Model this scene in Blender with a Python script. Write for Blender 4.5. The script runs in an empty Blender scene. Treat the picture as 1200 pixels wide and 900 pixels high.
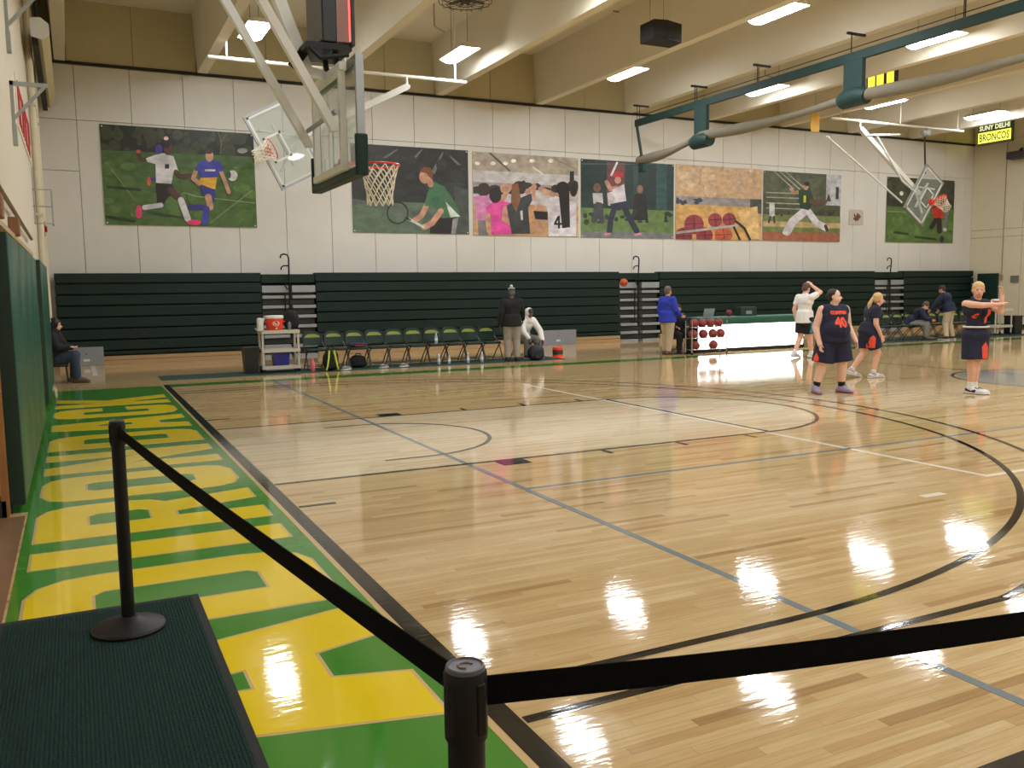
import bpy, bmesh, math, random
import numpy as np
from mathutils import Vector, Matrix
from mathutils.bvhtree import BVHTree
random.seed(7)
S = bpy.context.scene
COL = S.collection

# ------------------------------------------------------------------ camera
FPX = 1031.07; YAW = .45825; PITCH = -.10671; ROLL = -.01278
CAMP = np.array([-1.5119, -9.6956, 1.7095])
_f = np.array([math.sin(YAW)*math.cos(PITCH), math.cos(YAW)*math.cos(PITCH), math.sin(PITCH)])
_r = np.array([math.cos(YAW), -math.sin(YAW), 0.0]); _u = np.cross(_r, _f)
CR = math.cos(ROLL)*_r+math.sin(ROLL)*_u; CU = -math.sin(ROLL)*_r+math.cos(ROLL)*_u; CF = _f
cam_d = bpy.data.cameras.new('camera'); cam = bpy.data.objects.new('camera', cam_d); COL.objects.link(cam)
cam_d.sensor_fit = 'HORIZONTAL'; cam_d.sensor_width = 36; cam_d.lens = FPX/1200*36
cam_d.clip_start = .05; cam_d.clip_end = 200
cam.matrix_world = Matrix(((CR[0], CU[0], -CF[0], CAMP[0]), (CR[1], CU[1], -CF[1], CAMP[1]), (CR[2], CU[2], -CF[2], CAMP[2]), (0, 0, 0, 1)))
S.camera = cam
def ray(u, v): return CR*(u-600)/FPX+CU*(450-v)/FPX+CF
def onX(u, v, X): d = ray(u, v); return CAMP+(X-CAMP[0])/d[0]*d
def onY(u, v, Y): d = ray(u, v); return CAMP+(Y-CAMP[1])/d[1]*d
def onZ(u, v, Z=0.0): d = ray(u, v); return CAMP+(Z-CAMP[2])/d[2]*d
def proj(p):
    d = np.asarray(p, float)-CAMP; z = d@CF
    return 600+FPX*(d@CR)/z, 450-FPX*(d@CU)/z, z

# ------------------------------------------------------------------ world, light levels, exposure
W = bpy.data.worlds.new('world'); S.world = W; W.use_nodes = True
W.node_tree.nodes['Background'].inputs[0].default_value = (.9, .85, .75, 1)
W.node_tree.nodes['Background'].inputs[1].default_value = .05
LAMP = 56.0            # radiance of the ceiling light lenses
LED = 5.0              # radiance of the backlit table front
vs = S.view_settings
vs.view_transform = 'Standard'; vs.look = 'None'; vs.exposure = 0.0; vs.gamma = 1.0; vs.use_curve_mapping = False

# ------------------------------------------------------------------ materials
MATS = {}
def sl(c): return tuple((x/12.92 if x <= .04045 else ((x+.055)/1.055)**2.4) for x in c)
def rgb(r, g, b): return sl((r/255, g/255, b/255))
def mat(name, col=(.5, .5, .5), rough=.6, metal=0.0, var=.08, scale=6.0, bump=0.0, spec=.5, emit=0.0, coat=0.0, alpha=1.0, trans=0.0, stretch=(1, 1, 1)):
    if name in MATS: return MATS[name]
    m = bpy.data.materials.new(name); m.use_nodes = True; nt = m.node_tree; N = nt.nodes; L = nt.links
    b = N['Principled BSDF']
    b.inputs['Roughness'].default_value = rough; b.inputs['Metallic'].default_value = metal
    b.inputs['Specular IOR Level'].default_value = spec; b.inputs['Coat Weight'].default_value = coat
    b.inputs['Alpha'].default_value = alpha; b.inputs['Transmission Weight'].default_value = trans
    tc = N.new('ShaderNodeTexCoord'); mp = N.new('ShaderNodeMapping'); mp.inputs['Scale'].default_value = stretch
    nz = N.new('ShaderNodeTexNoise'); nz.inputs['Scale'].default_value = scale; nz.inputs['Detail'].default_value = 4
    L.new(tc.outputs['Object'], mp.inputs['Vector']); L.new(mp.outputs['Vector'], nz.inputs['Vector'])
    mx = N.new('ShaderNodeMix'); mx.data_type = 'RGBA'
    mx.inputs['A'].default_value = (*[min(1, c*(1-var)) for c in col], 1); mx.inputs['B'].default_value = (*[min(1, c*(1+var)) for c in col], 1)
    L.new(nz.outputs['Fac'], mx.inputs['Factor']); L.new(mx.outputs['Result'], b.inputs['Base Color'])
    if emit:
        L.new(mx.outputs['Result'], b.inputs['Emission Color']); b.inputs['Emission Strength'].default_value = emit
    if bump:
        bp = N.new('ShaderNodeBump'); bp.inputs['Strength'].default_value = bump; bp.inputs['Distance'].default_value = .01
        L.new(nz.outputs['Fac'], bp.inputs['Height']); L.new(bp.outputs['Normal'], b.inputs['Normal'])
    MATS[name] = m; return m

def gloss_bump(nt, b, strength=.032):
    """slight waviness of the varnish, following the boards"""
    N = nt.nodes; L = nt.links
    g = N.new('ShaderNodeNewGeometry'); mp = N.new('ShaderNodeMapping'); mp.inputs['Scale'].default_value = (5.0, 26.0, 1)
    nz = N.new('ShaderNodeTexNoise'); nz.inputs['Scale'].default_value = 1.0; nz.inputs['Detail'].default_value = 3
    L.new(g.outputs['Position'], mp.inputs['Vector']); L.new(mp.outputs['Vector'], nz.inputs['Vector'])
    bp = N.new('ShaderNodeBump'); bp.inputs['Strength'].default_value = strength; bp.inputs['Distance'].default_value = .02
    L.new(nz.outputs['Fac'], bp.inputs['Height']); L.new(bp.outputs['Normal'], b.inputs['Normal'])
PW, PL, GR = .057, .92, .618034      # floor board width, length, row offset ratio
FROUGH = .06
def wood_floor_mat(name, tones, mixc=None):
    m = bpy.data.materials.new(name); m.use_nodes = True; nt = m.node_tree; N = nt.nodes; L = nt.links
    b = N['Principled BSDF']; b.inputs['Roughness'].default_value = FROUGH; b.inputs['Specular IOR Level'].default_value = .55
    g = N.new('ShaderNodeNewGeometry'); sp = N.new('ShaderNodeSeparateXYZ'); L.new(g.outputs['Position'], sp.inputs[0])
    def M(op, a, bb=None):
        n = N.new('ShaderNodeMath'); n.operation = op
        for i, x in enumerate((a, bb)):
            if x is None: continue
            if isinstance(x, (int, float)): n.inputs[i].default_value = x
            else: L.new(x, n.inputs[i])
        return n.outputs[0]
    row = M('FLOOR', M('DIVIDE', sp.outputs['Y'], PW))
    off = M('FRACT', M('ADD', M('MULTIPLY', row, GR), 500.0))
    col = M('FLOOR', M('ADD', M('DIVIDE', sp.outputs['X'], PL), off))
    cv = N.new('ShaderNodeCombineXYZ'); L.new(row, cv.inputs[0]); L.new(col, cv.inputs[1])
    wn = N.new('ShaderNodeTexWhiteNoise'); wn.noise_dimensions = '2D'; L.new(cv.outputs[0], wn.inputs['Vector'])
    rp = N.new('ShaderNodeValToRGB'); L.new(wn.outputs['Value'], rp.inputs['Fac'])
    cr = rp.color_ramp
    while len(cr.elements) < len(tones): cr.elements.new(.5)
    for e, (p, c) in zip(cr.elements, tones): e.position = p; e.color = (*c, 1)
    mp = N.new('ShaderNodeMapping'); mp.inputs['Scale'].default_value = (2.2, 40, 1); L.new(g.outputs['Position'], mp.inputs['Vector'])
    nz = N.new('ShaderNodeTexNoise'); nz.inputs['Scale'].default_value = 1.5; nz.inputs['Detail'].default_value = 5; L.new(mp.outputs[0], nz.inputs['Vector'])
    mx = N.new('ShaderNodeMix'); mx.data_type = 'RGBA'; mx.blend_type = 'MULTIPLY'; mx.inputs['Factor'].default_value = 1.0
    gr = N.new('ShaderNodeValToRGB'); L.new(nz.outputs['Fac'], gr.inputs['Fac'])
    gr.color_ramp.elements[0].position = .3; gr.color_ramp.elements[0].color = (.86, .83, .79, 1)
    gr.color_ramp.elements[1].position = .65; gr.color_ramp.elements[1].color = (1.03, 1.03, 1.03, 1)
    L.new(rp.outputs['Color'], mx.inputs['A']); L.new(gr.outputs['Color'], mx.inputs['B'])
    L.new(mx.outputs['Result'], b.inputs['Base Color'])
    gloss_bump(nt, b)
    return m
def paint(name, col, var=.05):
    m = mat(name, col, rough=FROUGH, var=var, scale=2.5, spec=.55)
    if not m.get('wavy'): gloss_bump(m.node_tree, m.node_tree.nodes['Principled BSDF']); m['wavy'] = 1
    return m
WOOD = wood_floor_mat('maple_boards', [(0, rgb(170, 136, 92)), (.06, rgb(189, 156, 108)), (.3, rgb(201, 171, 123)), (.8, rgb(207, 179, 132)), (1, rgb(213, 188, 144))])
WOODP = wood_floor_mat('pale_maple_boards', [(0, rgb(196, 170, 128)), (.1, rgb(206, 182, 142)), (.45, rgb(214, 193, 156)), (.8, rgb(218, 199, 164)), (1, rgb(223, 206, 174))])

# ------------------------------------------------------------------ mesh helpers
class MB:
    def __init__(s): s.v = []; s.f = []; s.m = []
    def add(s, vs, fs, mi=0):
        o = len(s.v); s.v += [tuple(map(float, p)) for p in vs]; s.f += [tuple(i+o for i in f) for f in fs]; s.m += [mi]*len(fs); return s
    def box(s, a, b, mi=0, ch=0.0):
        (x0, y0, z0), (x1, y1, z1) = a, b
        x0, x1 = min(x0, x1), max(x0, x1); y0, y1 = min(y0, y1), max(y0, y1); z0, z1 = min(z0, z1), max(z0, z1)
        if ch <= 0:
            return s.add([(x0, y0, z0), (x1, y0, z0), (x1, y1, z0), (x0, y1, z0), (x0, y0, z1), (x1, y0, z1), (x1, y1, z1), (x0, y1, z1)],
                         [(0, 3, 2, 1), (4, 5, 6, 7), (0, 1, 5, 4), (1, 2, 6, 5), (2, 3, 7, 6), (3, 0, 4, 7)], mi)
        ch = min(ch, (x1-x0)*.45, (y1-y0)*.45, (z1-z0)*.45)
        bm = bmesh.new(); bmesh.ops.create_cube(bm, size=1)
        for v in bm.verts: v.co = ((x0+x1)/2+v.co.x*(x1-x0), (y0+y1)/2+v.co.y*(y1-y0), (z0+z1)/2+v.co.z*(z1-z0))
        bmesh.ops.bevel(bm, geom=bm.edges[:], offset=ch, segments=2, profile=.5, affect='EDGES')
        bm.verts.index_update()
        s.add([v.co[:] for v in bm.verts], [[v.index for v in f.verts] for f in bm.faces], mi); bm.free(); return s
    def tube(s, pts, r, n=10, mi=0, cap=True, ratio=1.0):
        P = [Vector(p) for p in pts]; R = r if isinstance(r, (list, tuple)) else [r]*len(P)
        rings = []; prev = None
        for i, p in enumerate(P):
            t = ((P[min(i+1, len(P)-1)]-P[max(i-1, 0)])).normalized()
            if prev is None: a = t.orthogonal().normalized() if abs(t.z) > .99 or ratio == 1 else Vector((0, 0, 1)).cross(t).normalized()
            else: a = (prev-t*prev.dot(t)).normalized()
            prev = a; b = t.cross(a)
            rings.append([p+(a*math.cos(2*math.pi*k/n)*ratio+b*math.sin(2*math.pi*k/n))*R[i] for k in range(n)])
        vs = [q for rg in rings for q in rg]; fs = []
        for i in range(len(P)-1):
            for k in range(n): fs.append((i*n+k, i*n+(k+1) % n, (i+1)*n+(k+1) % n, (i+1)*n+k))
        if cap: fs.append(tuple(range(n))[::-1]); fs.append(tuple((len(P)-1)*n+k for k in range(n)))
        return s.add(vs, fs, mi)
    def bar(s, p, q, w, h, mi=0, up=(0, 0, 1)):
        p, q = Vector(p), Vector(q); t = (q-p).normalized(); u = Vector(up)
        if abs(t.dot(u)) > .98: u = Vector((0, 1, 0))
        a = t.cross(u).normalized(); b = a.cross(t)
        vs = []
        for c in (p, q):
            for i, j in ((-1, -1), (1, -1), (1, 1), (-1, 1)): vs.append(c+a*i*w/2+b*j*h/2)
        return s.add(vs, [(0, 3, 2, 1), (4, 5, 6, 7), (0, 1, 5, 4), (1, 2, 6, 5), (2, 3, 7, 6), (3, 0, 4, 7)], mi)
    def lathe(s, c, prof, n=24, mi=0, axis='z'):
        vs = []; fs = []
        for (r, z) in prof:
            for k in range(n):
                a = 2*math.pi*k/n; x, y = r*math.cos(a), r*math.sin(a)
                if axis == 'z': vs.append((c[0]+x, c[1]+y, c[2]+z))
                elif axis == 'y': vs.append((c[0]+x, c[1]+z, c[2]-y))
                else: vs.append((c[0]+z, c[1]+x, c[2]+y))
        m = len(prof)
        for i in range(m-1):
            for k in range(n): fs.append((i*n+k, i*n+(k+1) % n, (i+1)*n+(k+1) % n, (i+1)*n+k))
        fs.append(tuple(range(n))[::-1]); fs.append(tuple((m-1)*n+k for k in range(n)))
        return s.add(vs, fs, mi)
    def sphere(s, c, r, n=16, m=10, mi=0, sc=(1, 1, 1)):
        vs = [(c[0], c[1], c[2]-r*sc[2])]; fs = []
        for i in range(1, m):
            t = math.pi*i/m
            for k in range(n):
                a = 2*math.pi*k/n; vs.append((c[0]+r*sc[0]*math.sin(t)*math.cos(a), c[1]+r*sc[1]*math.sin(t)*math.sin(a), c[2]-r*sc[2]*math.cos(t)))
        vs.append((c[0], c[1], c[2]+r*sc[2])); e = len(vs)-1
        for k in range(n): fs.append((0, 1+(k+1) % n, 1+k)); fs.append((e, 1+(m-2)*n+k, 1+(m-2)*n+(k+1) % n))
        for i in range(m-2):
            for k in range(n): a = 1+i*n; fs.append((a+k, a+(k+1) % n, a+n+(k+1) % n, a+n+k))
        return s.add(vs, fs, mi)
    def prism(s, poly, z0, z1, mi=0):
        """polygon in xy extruded in z (any simple polygon, counter-clockwise or not)"""
        ar = sum(poly[i][0]*poly[(i+1) % len(poly)][1]-poly[(i+1) % len(poly)][0]*poly[i][1] for i in range(len(poly)))
        if ar < 0: poly = poly[::-1]
        n = len(poly)
        return s.add([(x, y, z0) for x, y in poly]+[(x, y, z1) for x, y in poly],
                     [tuple(range(n))[::-1], tuple(range(n, 2*n))]+[(i, (i+1) % n, n+(i+1) % n, n+i) for i in range(n)], mi)
    def mesh(s, name):
        me = bpy.data.meshes.new(name); me.from_pydata(s.v, [], s.f); me.update(); return me
    def build(s, name, mats, parent=None, smooth=False, loc=None):
        me = s.mesh(name)
        if not isinstance(mats, (list, tuple)): mats = [mats]
        for m in mats: me.materials.append(m)
        if len(mats) > 1: me.polygons.foreach_set('material_index', s.m)
        if smooth:
            me.polygons.foreach_set('use_smooth', [True]*len(me.polygons))
            if smooth != 'all': me.set_sharp_from_angle(angle=math.radians(42))
        o = bpy.data.objects.new(name, me); COL.objects.link(o)
        if parent is not None: o.parent = parent
        if loc is not None: o.location = loc
        return o
def tag(o, label=None, cat=None, group=None, kind=None):
    if label: o['label'] = label
    if cat: o['category'] = cat
    if group: o['group'] = group
    if kind: o['kind'] = kind
    return o
def empty(name, loc=(0, 0, 0), rz=0.0, label=None, cat=None, group=None):
    o = bpy.data.objects.new(name, None); COL.objects.link(o); o.location = loc; o.rotation_euler = (0, 0, rz)
    o.empty_display_size = .1
    return tag(o, label, cat, group)
def copy_tree(o, loc=None, rz=None, label=None, parent=None):
    c = o.copy(); COL.objects.link(c); c.parent = parent
    if loc is not None: c.location = loc
    if rz is not None: c.rotation_euler = (0, 0, rz)
    if label: c['label'] = label
    for ch in list(o.children): copy_tree(ch, parent=c)
    return c
def text_mesh(body, size=1.0, bold=0.0, align='CENTER'):
    cu = bpy.data.curves.new('t', 'FONT'); cu.body = body; cu.size = size; cu.align_x = align; cu.align_y = 'CENTER'; cu.offset = bold; cu.resolution_u = 2
    ob = bpy.data.objects.new('t', cu); COL.objects.link(ob)
    dg = bpy.context.evaluated_depsgraph_get(); me = bpy.data.meshes.new_from_object(ob.evaluated_get(dg))
    bpy.data.objects.remove(ob); bpy.data.curves.remove(cu); return me
def text_obj(name, body, size, M4, material, parent=None, bold=0.0, fit=None):
    me = text_mesh(body, size, bold)
    if fit:
        xs = [v.co.x for v in me.vertices]; ys = [v.co.y for v in me.vertices]
        sx = fit[0]/(max(xs)-min(xs)); sy = fit[1]/(max(ys)-min(ys)); cx = (max(xs)+min(xs))/2; cy = (max(ys)+min(ys))/2
        for v in me.vertices: v.co = ((v.co.x-cx)*sx, (v.co.y-cy)*sy, 0)
    me.transform(M4); me.materials.clear(); me.materials.append(material)
    o = bpy.data.objects.new(name, me); COL.objects.link(o); o.parent = parent; return o
# ------------------------------------------------------------------ the room
XL, XR, YF, YN, ZT, ZC = -2.08, 31.45, 14.6, -14.7, 7.3, 8.75
m_wall = mat('painted_concrete', rgb(216, 213, 206), .75, var=.07, scale=1.3, bump=.05)
m_wallL = mat('painted_block', rgb(226, 217, 200), .7, var=.04, scale=2)
m_ceil = mat('ceiling_paint', rgb(226, 218, 198), .8, var=.05, scale=1.2)
m_inf = mat('infill_paint', rgb(186, 176, 140), .8, var=.06, scale=1.5)
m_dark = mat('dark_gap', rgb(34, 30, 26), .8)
m_pipe = mat('white_pipe', rgb(226, 222, 212), .45)
m_black = mat('black_steel', rgb(13, 13, 14), .45, spec=.35)
fl = tag(MB().box((XL-1.3, YN, -.25), (XR, YF, 0)).build('floor', WOOD), kind='structure')
ENTRY = mat('brown_vinyl', rgb(128, 100, 76), .25, var=.15, scale=3)
MB().box((XL-1.25, YN+.1, -.001), (-1.955, -1.97, .0015)).build('vinyl_edge', ENTRY, fl)
MB().box((-2.28, YN+.1, .001), (-2.22, -1.97, .0022)).build('dark_seam', mat('dark_seam', rgb(48, 44, 48), .3), fl)
# nearest boards of the court as pieces of their own
cells = []
for r in range(int(-8.4/PW), int(-4.2/PW)):
    off = (r*GR+500.0) % 1.0
    for c in range(-2, 8):
        x0 = (c-off)*PL; y0 = r*PW; x1 = x0+PL
        if x1 < -.02: continue
        px = [proj((max(x0, 0)+(x1-max(x0, 0))*t, y0+PW/2, 0)) for t in (0, .5, 1)]
        if any(0 < q[0] < 1200 and q[1] < 905 and q[2] > .3 for q in px):
            cells.append((np.hypot(max(x0, 0)+.4-CAMP[0], y0-CAMP[1]), max(x0, .0), y0, x1))
cells.sort()
for i, (d, x0, y0, x1) in enumerate(cells[:300]):
    g = .0005
    o = MB().box((x0+g, y0+g, -.004), (x1-g, y0+PW-g, .0010)).build('board', WOOD, fl)
    o.data.name = 'board'
# painted areas (thin coats on top of the boards)
Z1, Z2, Z3, Z4 = .0014, .0022, .0030, .0038
m_bl = paint('black_line_paint', rgb(28, 26, 26)); m_gl = paint('grey_blue_line_paint', rgb(122, 134, 142)); m_wl = paint('white_line_paint', rgb(236, 228, 212))
m_gp = paint('green_court_paint', rgb(70, 136, 48)); m_gd = paint('green_sideline_paint', rgb(70, 122, 44)); m_yp = paint('yellow_court_paint', rgb(236, 206, 34)); m_bare = paint('bare_wood_edge', rgb(206, 176, 128))
def slab(name, x0, y0, x1, y1, z, m): return MB().box((x0, y0, -.002), (x1, y1, z)).build(name, m, fl)
def arc(name, cx, cy, r, a0, a1, w, z, m, n=64, sq=None):
    b = MB(); a = [math.radians(a0+(a1-a0)*i/n) for i in range(n+1)]
    P = [(cx+(r-w/2)*math.cos(t), cy+(r-w/2)*math.sin(t)) for t in a]; Q = [(cx+(r+w/2)*math.cos(t), cy+(r+w/2)*math.sin(t)) for t in a]
    vs = [(x, y, z) for x, y in P]+[(x, y, z) for x, y in Q]
    return b.add(vs, [(i, i+1, n+2+i, n+1+i)[::-1] for i in range(n)]).build(name, m, fl)
# lane wash and free throw half circle in paler boards
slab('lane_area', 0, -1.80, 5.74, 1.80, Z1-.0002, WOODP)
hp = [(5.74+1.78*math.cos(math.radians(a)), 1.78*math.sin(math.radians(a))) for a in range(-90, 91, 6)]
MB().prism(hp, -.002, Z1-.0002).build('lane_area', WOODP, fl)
slab('end_line', -.115, -7.87, -.012, 8.0, Z4, m_bl)
slab('end_line_edge', -.15, -7.87, -.115, 8.0, Z3, m_bare)
slab('sideline', -.1, 7.56, 30.5, 8.08, Z2, m_gd)
slab('sideline', 0, -7.87, 28.65, -7.765, Z2, m_bl)
for mir in (0, 1):
    def X(x): return 28.65-x if mir else x
    for s in (-1, 1):
        slab('lane_line', X(0), s*1.78, X(5.79), s*1.83, Z3, m_bl)
        slab('lane_block', X(2.16), s*1.83, X(2.47), s*2.06, Z3, m_bl)
        for hx in (3.4, 4.37, 5.34): slab('lane_mark', X(hx), s*1.83, X(hx+.05), s*2.03, Z3, m_bl)
        slab('baseline_tick', X(0), s*2.72, X(.30), s*2.77, Z3, m_bl)
        slab('three_point_line', X(0), s*6.68, X(2.945), s*6.735, Z3, m_bl)
        slab('three_point_line', X(0), s*6.37, X(1.6), s*6.425, Z3, m_bl)
        slab('restricted_line', X(1.22), s*1.205, X(1.6), s*1.255, Z3, m_bl)
    slab('free_throw_line', X(5.745), -1.83, X(5.795), 1.83, Z4, m_bl)
    c0, c1 = (90, 270) if mir else (-90, 90)
    arc('free_throw_arc', X(5.79), 0, 1.805, c0, c1, .05, Z3, m_bl)
    arc('restricted_arc', X(1.6), 0, 1.23, c0, c1, .05, Z3, m_bl)
    arc('three_point_arc', X(1.6), 0, 6.40, c0, c1, .055, Z3, m_bl, 96)
    aa = math.degrees(math.asin(6.7075/6.84)); d0 = math.sqrt(6.84**2-6.7075**2)
    if mir: arc('three_point_arc', X(1.6), 0, 6.84, 180-aa, 180+aa, .055, Z3, m_bl, 96)
    else: arc('three_point_arc', X(1.6), 0, 6.84, -aa, aa, .055, Z3, m_bl, 96)
slab('centre_line', 14.30, -7.62, 14.36, 7.62, Z2, m_bl)
arc('centre_circle', 14.325, 0, 1.8, 0, 360, .05, Z2, m_bl, 80)
MB().lathe((14.325, 0, 0), [(1.72, -.002), (1.72, Z1)], 48).build('centre_emblem', paint('grey_centre_paint', rgb(150, 150, 146)), fl)
slab('cross_court_line', 1.845, -9.4, 1.90, 7.62, Z2+.0003, m_gl)
slab('cross_court_line', 1.90, -3.09, 14.30, -3.04, Z2, m_gl)
slab('volley_line', 5.675, -4.66, 5.735, 4.5, Z2, m_wl); slab('volley_line', 5.735, -4.66, 22.9, -4.61, Z2, m_wl)
MB().box((4.55, -4.93, 0), (4.80, -4.86, Z2)).build('tape_mark', m_wl, fl)
MB().box((-1.26, 11.0, 0), (-1.16, 13.9, Z2)).build('stair_line', m_wl, fl)
# green end zone strip with the yellow word
slab('green_strip', -2.06, -1.84, -1.94, 7.95, Z1, m_gp)
strip = slab('green_strip', -1.94, -8.35, -.15, 7.95, Z1, m_gp)
LT = {
 'A': ([[(0, 0), (.27, 1), (.73, 1), (1, 0), (.68, 0), (.61, .21), (.39, .21), (.32, 0)]], [[(.43, .42), (.57, .42), (.53, .66), (.47, .66)]]),
 'D': ([[(0, 0), (0, 1), (.72, 1), (.88, .96), (.97, .88), (1, .76), (1, .24), (.97, .12), (.88, .04), (.72, 0)]], [[(.34, .22), (.34, .78), (.62, .78), (.67, .75), (.67, .25), (.62, .22)]]),
 'I': ([[(0, 0), (0, 1), (1, 1), (1, 0)]], []),
 'R': ([[(0, 0), (0, 1), (.74, 1), (.9, .96), (.98, .87), (1, .76), (1, .62), (.95, .5), (.83, .43), (1, 0), (.66, 0), (.49, .40), (.34, .40), (.34, 0)]], [[(.34, .52), (.34, .78), (.6, .78), (.65, .74), (.65, .56), (.6, .52)]]),
 'O': ([[(.28, 0), (.1, .04), (.02, .12), (0, .24), (0, .76), (.02, .88), (.1, .96), (.28, 1), (.72, 1), (.9, .96), (.98, .88), (1, .76), (1, .24), (.98, .12), (.9, .04), (.72, 0)]], [[(.38, .22), (.34, .26), (.34, .74), (.38, .78), (.62, .78), (.66, .74), (.66, .26), (.62, .22)]]),
 'N': ([[(0, 0), (0, 1), (.32, 1), (.68, .48), (.68, 1), (1, 1), (1, 0), (.68, 0), (.32, .52), (.32, 0)]], []),
 'C': ([[(.28, 0), (.1, .04), (.02, .12), (0, .24), (0, .76), (.02, .88), (.1, .96), (.28, 1), (.72, 1), (.9, .96), (.98, .88), (1, .76), (1, .62), (.66, .62), (.66, .74), (.62, .78), (.38, .78), (.34, .74), (.34, .26), (.38, .22), (.62, .22), (.66, .26), (.66, .40), (1, .40), (1, .24), (.98, .12), (.9, .04), (.72, 0)]], []),
 'K': ([[(0, 0), (0, 1), (.33, 1), (.33, .62), (.62, 1), (1, 1), (.62, .55), (1, 0), (.63, 0), (.40, .36), (.33, .28), (.33, 0)]], []),
}
def offset_poly(p, d):
    n = len(p); ar = sum(p[i][0]*p[(i+1) % n][1]-p[(i+1) % n][0]*p[i][1] for i in range(n)); s = 1 if ar > 0 else -1
    out = []
    for i in range(n):
        a, b, c = Vector(p[i-1]), Vector(p[i]), Vector(p[(i+1) % n])
        e1 = (b-a).normalized(); e2 = (c-b).normalized(); n1 = Vector((e1.y, -e1.x))*s; n2 = Vector((e2.y, -e2.x))*s
        k = n1+n2; k = k/max(.35, 1+n1.dot(n2)); out.append(tuple(b+k*d))
    return out
word = zip('ADIRONDACK', [(-6.50, -5.12), (-4.95, -3.86), (-3.57, -3.19), (-2.90, -1.82), (-1.62, -.55), (-.33, .78), (1.10, 2.15), (2.36, 3.62), (3.86, 4.93), (5.2, 6.42)])
for ch, (ya, yb) in word:
    outer, holes = LT[ch]
    def tr(p): return [(-.25-v*1.61, ya+u*(yb-ya)) for u, v in p]
    for p in outer:
        P = tr(p)
        brd = MB().prism(offset_poly(P, .018), -.001, Z2).build('letter_edge', m_bare, fl)
        MB().prism(P, -.001, Z3).build('letter', m_yp, fl)
    for p in holes:
        P = tr(p)
        MB().prism(offset_poly(P, .016), -.001, Z3+.0003).build('letter_edge', m_bare, fl)
        MB().prism(P, -.001, Z4).build('letter_counter', m_gp, fl)
# ---- far wall: concrete panels, each a piece
wb = tag(MB().box((XL-.2, YF+.05, -.1), (XR+.2, YF+.35, ZC+.3)).build('wall_back', mat('joint_grey', rgb(150, 142, 126), .8)), kind='structure')
PX = 1.24; xs = [-2.46+PX*k for k in range(29)]
def panel(x0, x1, z0, z1, m=m_wall, nm='panel', y=YF): return MB().box((x0+.006, y-.0, z0+.006), (x1-.006, y+.06, z1-.006), 0, .004).build(nm, m, wb)
for k, x in enumerate(xs):
    a, b = max(x, XL-.1), min(x+PX, XR+.1)
    if b-a < .05: continue
    if x < -1.3: panel(a, b, 0, 4.72); panel(a, b, 4.72, 5.94)
    else: panel(a, b, 0, 5.94)
    panel(a, b, 5.94, ZT-.06)
MB().tube([(XL, YF-.03, ZT-.02), (XR, YF-.03, ZT-.02)], .035, 6).build('dark_trim', m_dark, wb)
BX = [-1.5+3.25*k for k in range(10)]
for k in range(-1, 10):
    a = BX[k]+.14 if k >= 0 else XL-.1; b = BX[k+1]-.14 if k < 9 else XR+.1; mid = (a+b)/2
    if b-a < .3: continue
    panel(a, mid, ZT, ZC, m_inf, 'infill_panel'); panel(mid, b, ZT, ZC, m_inf, 'infill_panel')
# ---- right wall
wr = tag(MB().box((XR+.05, YN, -.1), (XR+.3, YF+.3, ZC+.3)).build('wall_right', mat('joint_tan', rgb(140, 126, 100), .8)), kind='structure')
m_wr = mat('cream_block', rgb(214, 204, 178), .75, var=.05, scale=1.4)
y = YF
while y > YN:
    for z0, z1 in ((0, 3.55), (3.55, 3.85), (3.85, 7.3), (7.3, ZC)):
        MB().box((XR, max(YN, y-2.2)+.008, z0+.006), (XR+.06, y-.008, z1-.006), 0, .004).build('panel', m_wr, wr)
    y -= 2.2
tag(MB().box((XR-.02, YN, 0), (XR, YF, .12)).build('baseboard_right', m_dark), kind='structure')
# ---- left wall with recess for the door near the entrance
wl = tag(MB().box((XL-.3, -1.85, 0), (XL, YF+.3, ZC+.3)).build('wall_left', m_wallL), kind='structure')
tag(MB().box((XL-1.5, YN, 0), (XL-1.25, -1.85, ZC+.3)).build('wall_entry', m_wallL), kind='structure')
rt = MB(); rt.box((XL-1.25, -1.85, 2.3), (XL-.3, -1.6, ZC+.3)); rt.box((XL-1.25, -1.85, 0), (XL-1.15, -1.6, 2.3))
tag(rt.build('wall_return', m_wallL), kind='structure')
m_door = mat('oak_door', rgb(150, 92, 46), .4, var=.25, scale=5, stretch=(6, 6, .6))
dr = tag(MB().box((XL-1.15, -1.93, .12), (XL-.0, -1.87, 2.15), 0, .004).build('door_1', m_door), kind='structure')
MB().box((XL-1.1, -1.945, .17), (XL-.03, -1.928, .52), 0, .003).build('kick_plate', mat('cream_plate', rgb(206, 184, 150), .4), dr)
MB().box((XL-1.15, -1.96, .0), (XL-.0, -1.87, .13)).build('threshold', m_dark, dr)
MB().box((XL-.03, -1.96, 0), (XL+.02, -1.86, 2.2)).build('door_frame', mat('oak_frame', rgb(160, 108, 64), .4, var=.2), dr)
wn = tag(MB().box((XL-1.5, YN-.25, 0), (XR+.3, YN, ZC+.3)).build('wall_near', m_wallL), kind='structure')
# ---- ceiling with concrete stems
ce = tag(MB().box((XL-1.5, YN-.25, ZC), (XR+.3, YF+.35, ZC+.3)).build('ceiling', m_ceil), kind='structure')
for x in BX:
    w0, w1 = .12, .19
    sec = [(x-w0, ZT), (x+w0, ZT), (x+w1, ZC+.01), (x-w1, ZC+.01)]
    b = MB(); n = 4
    b.add([(a, YN, z) for a, z in sec]+[(a, YF+.02, z) for a, z in sec], [(0, 1, 2, 3), (7, 6, 5, 4)]+[(i, i+4, (i+1) % 4+4, (i+1) % 4) for i in range(4)])
    b.build('beam', m_ceil, ce)
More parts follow.
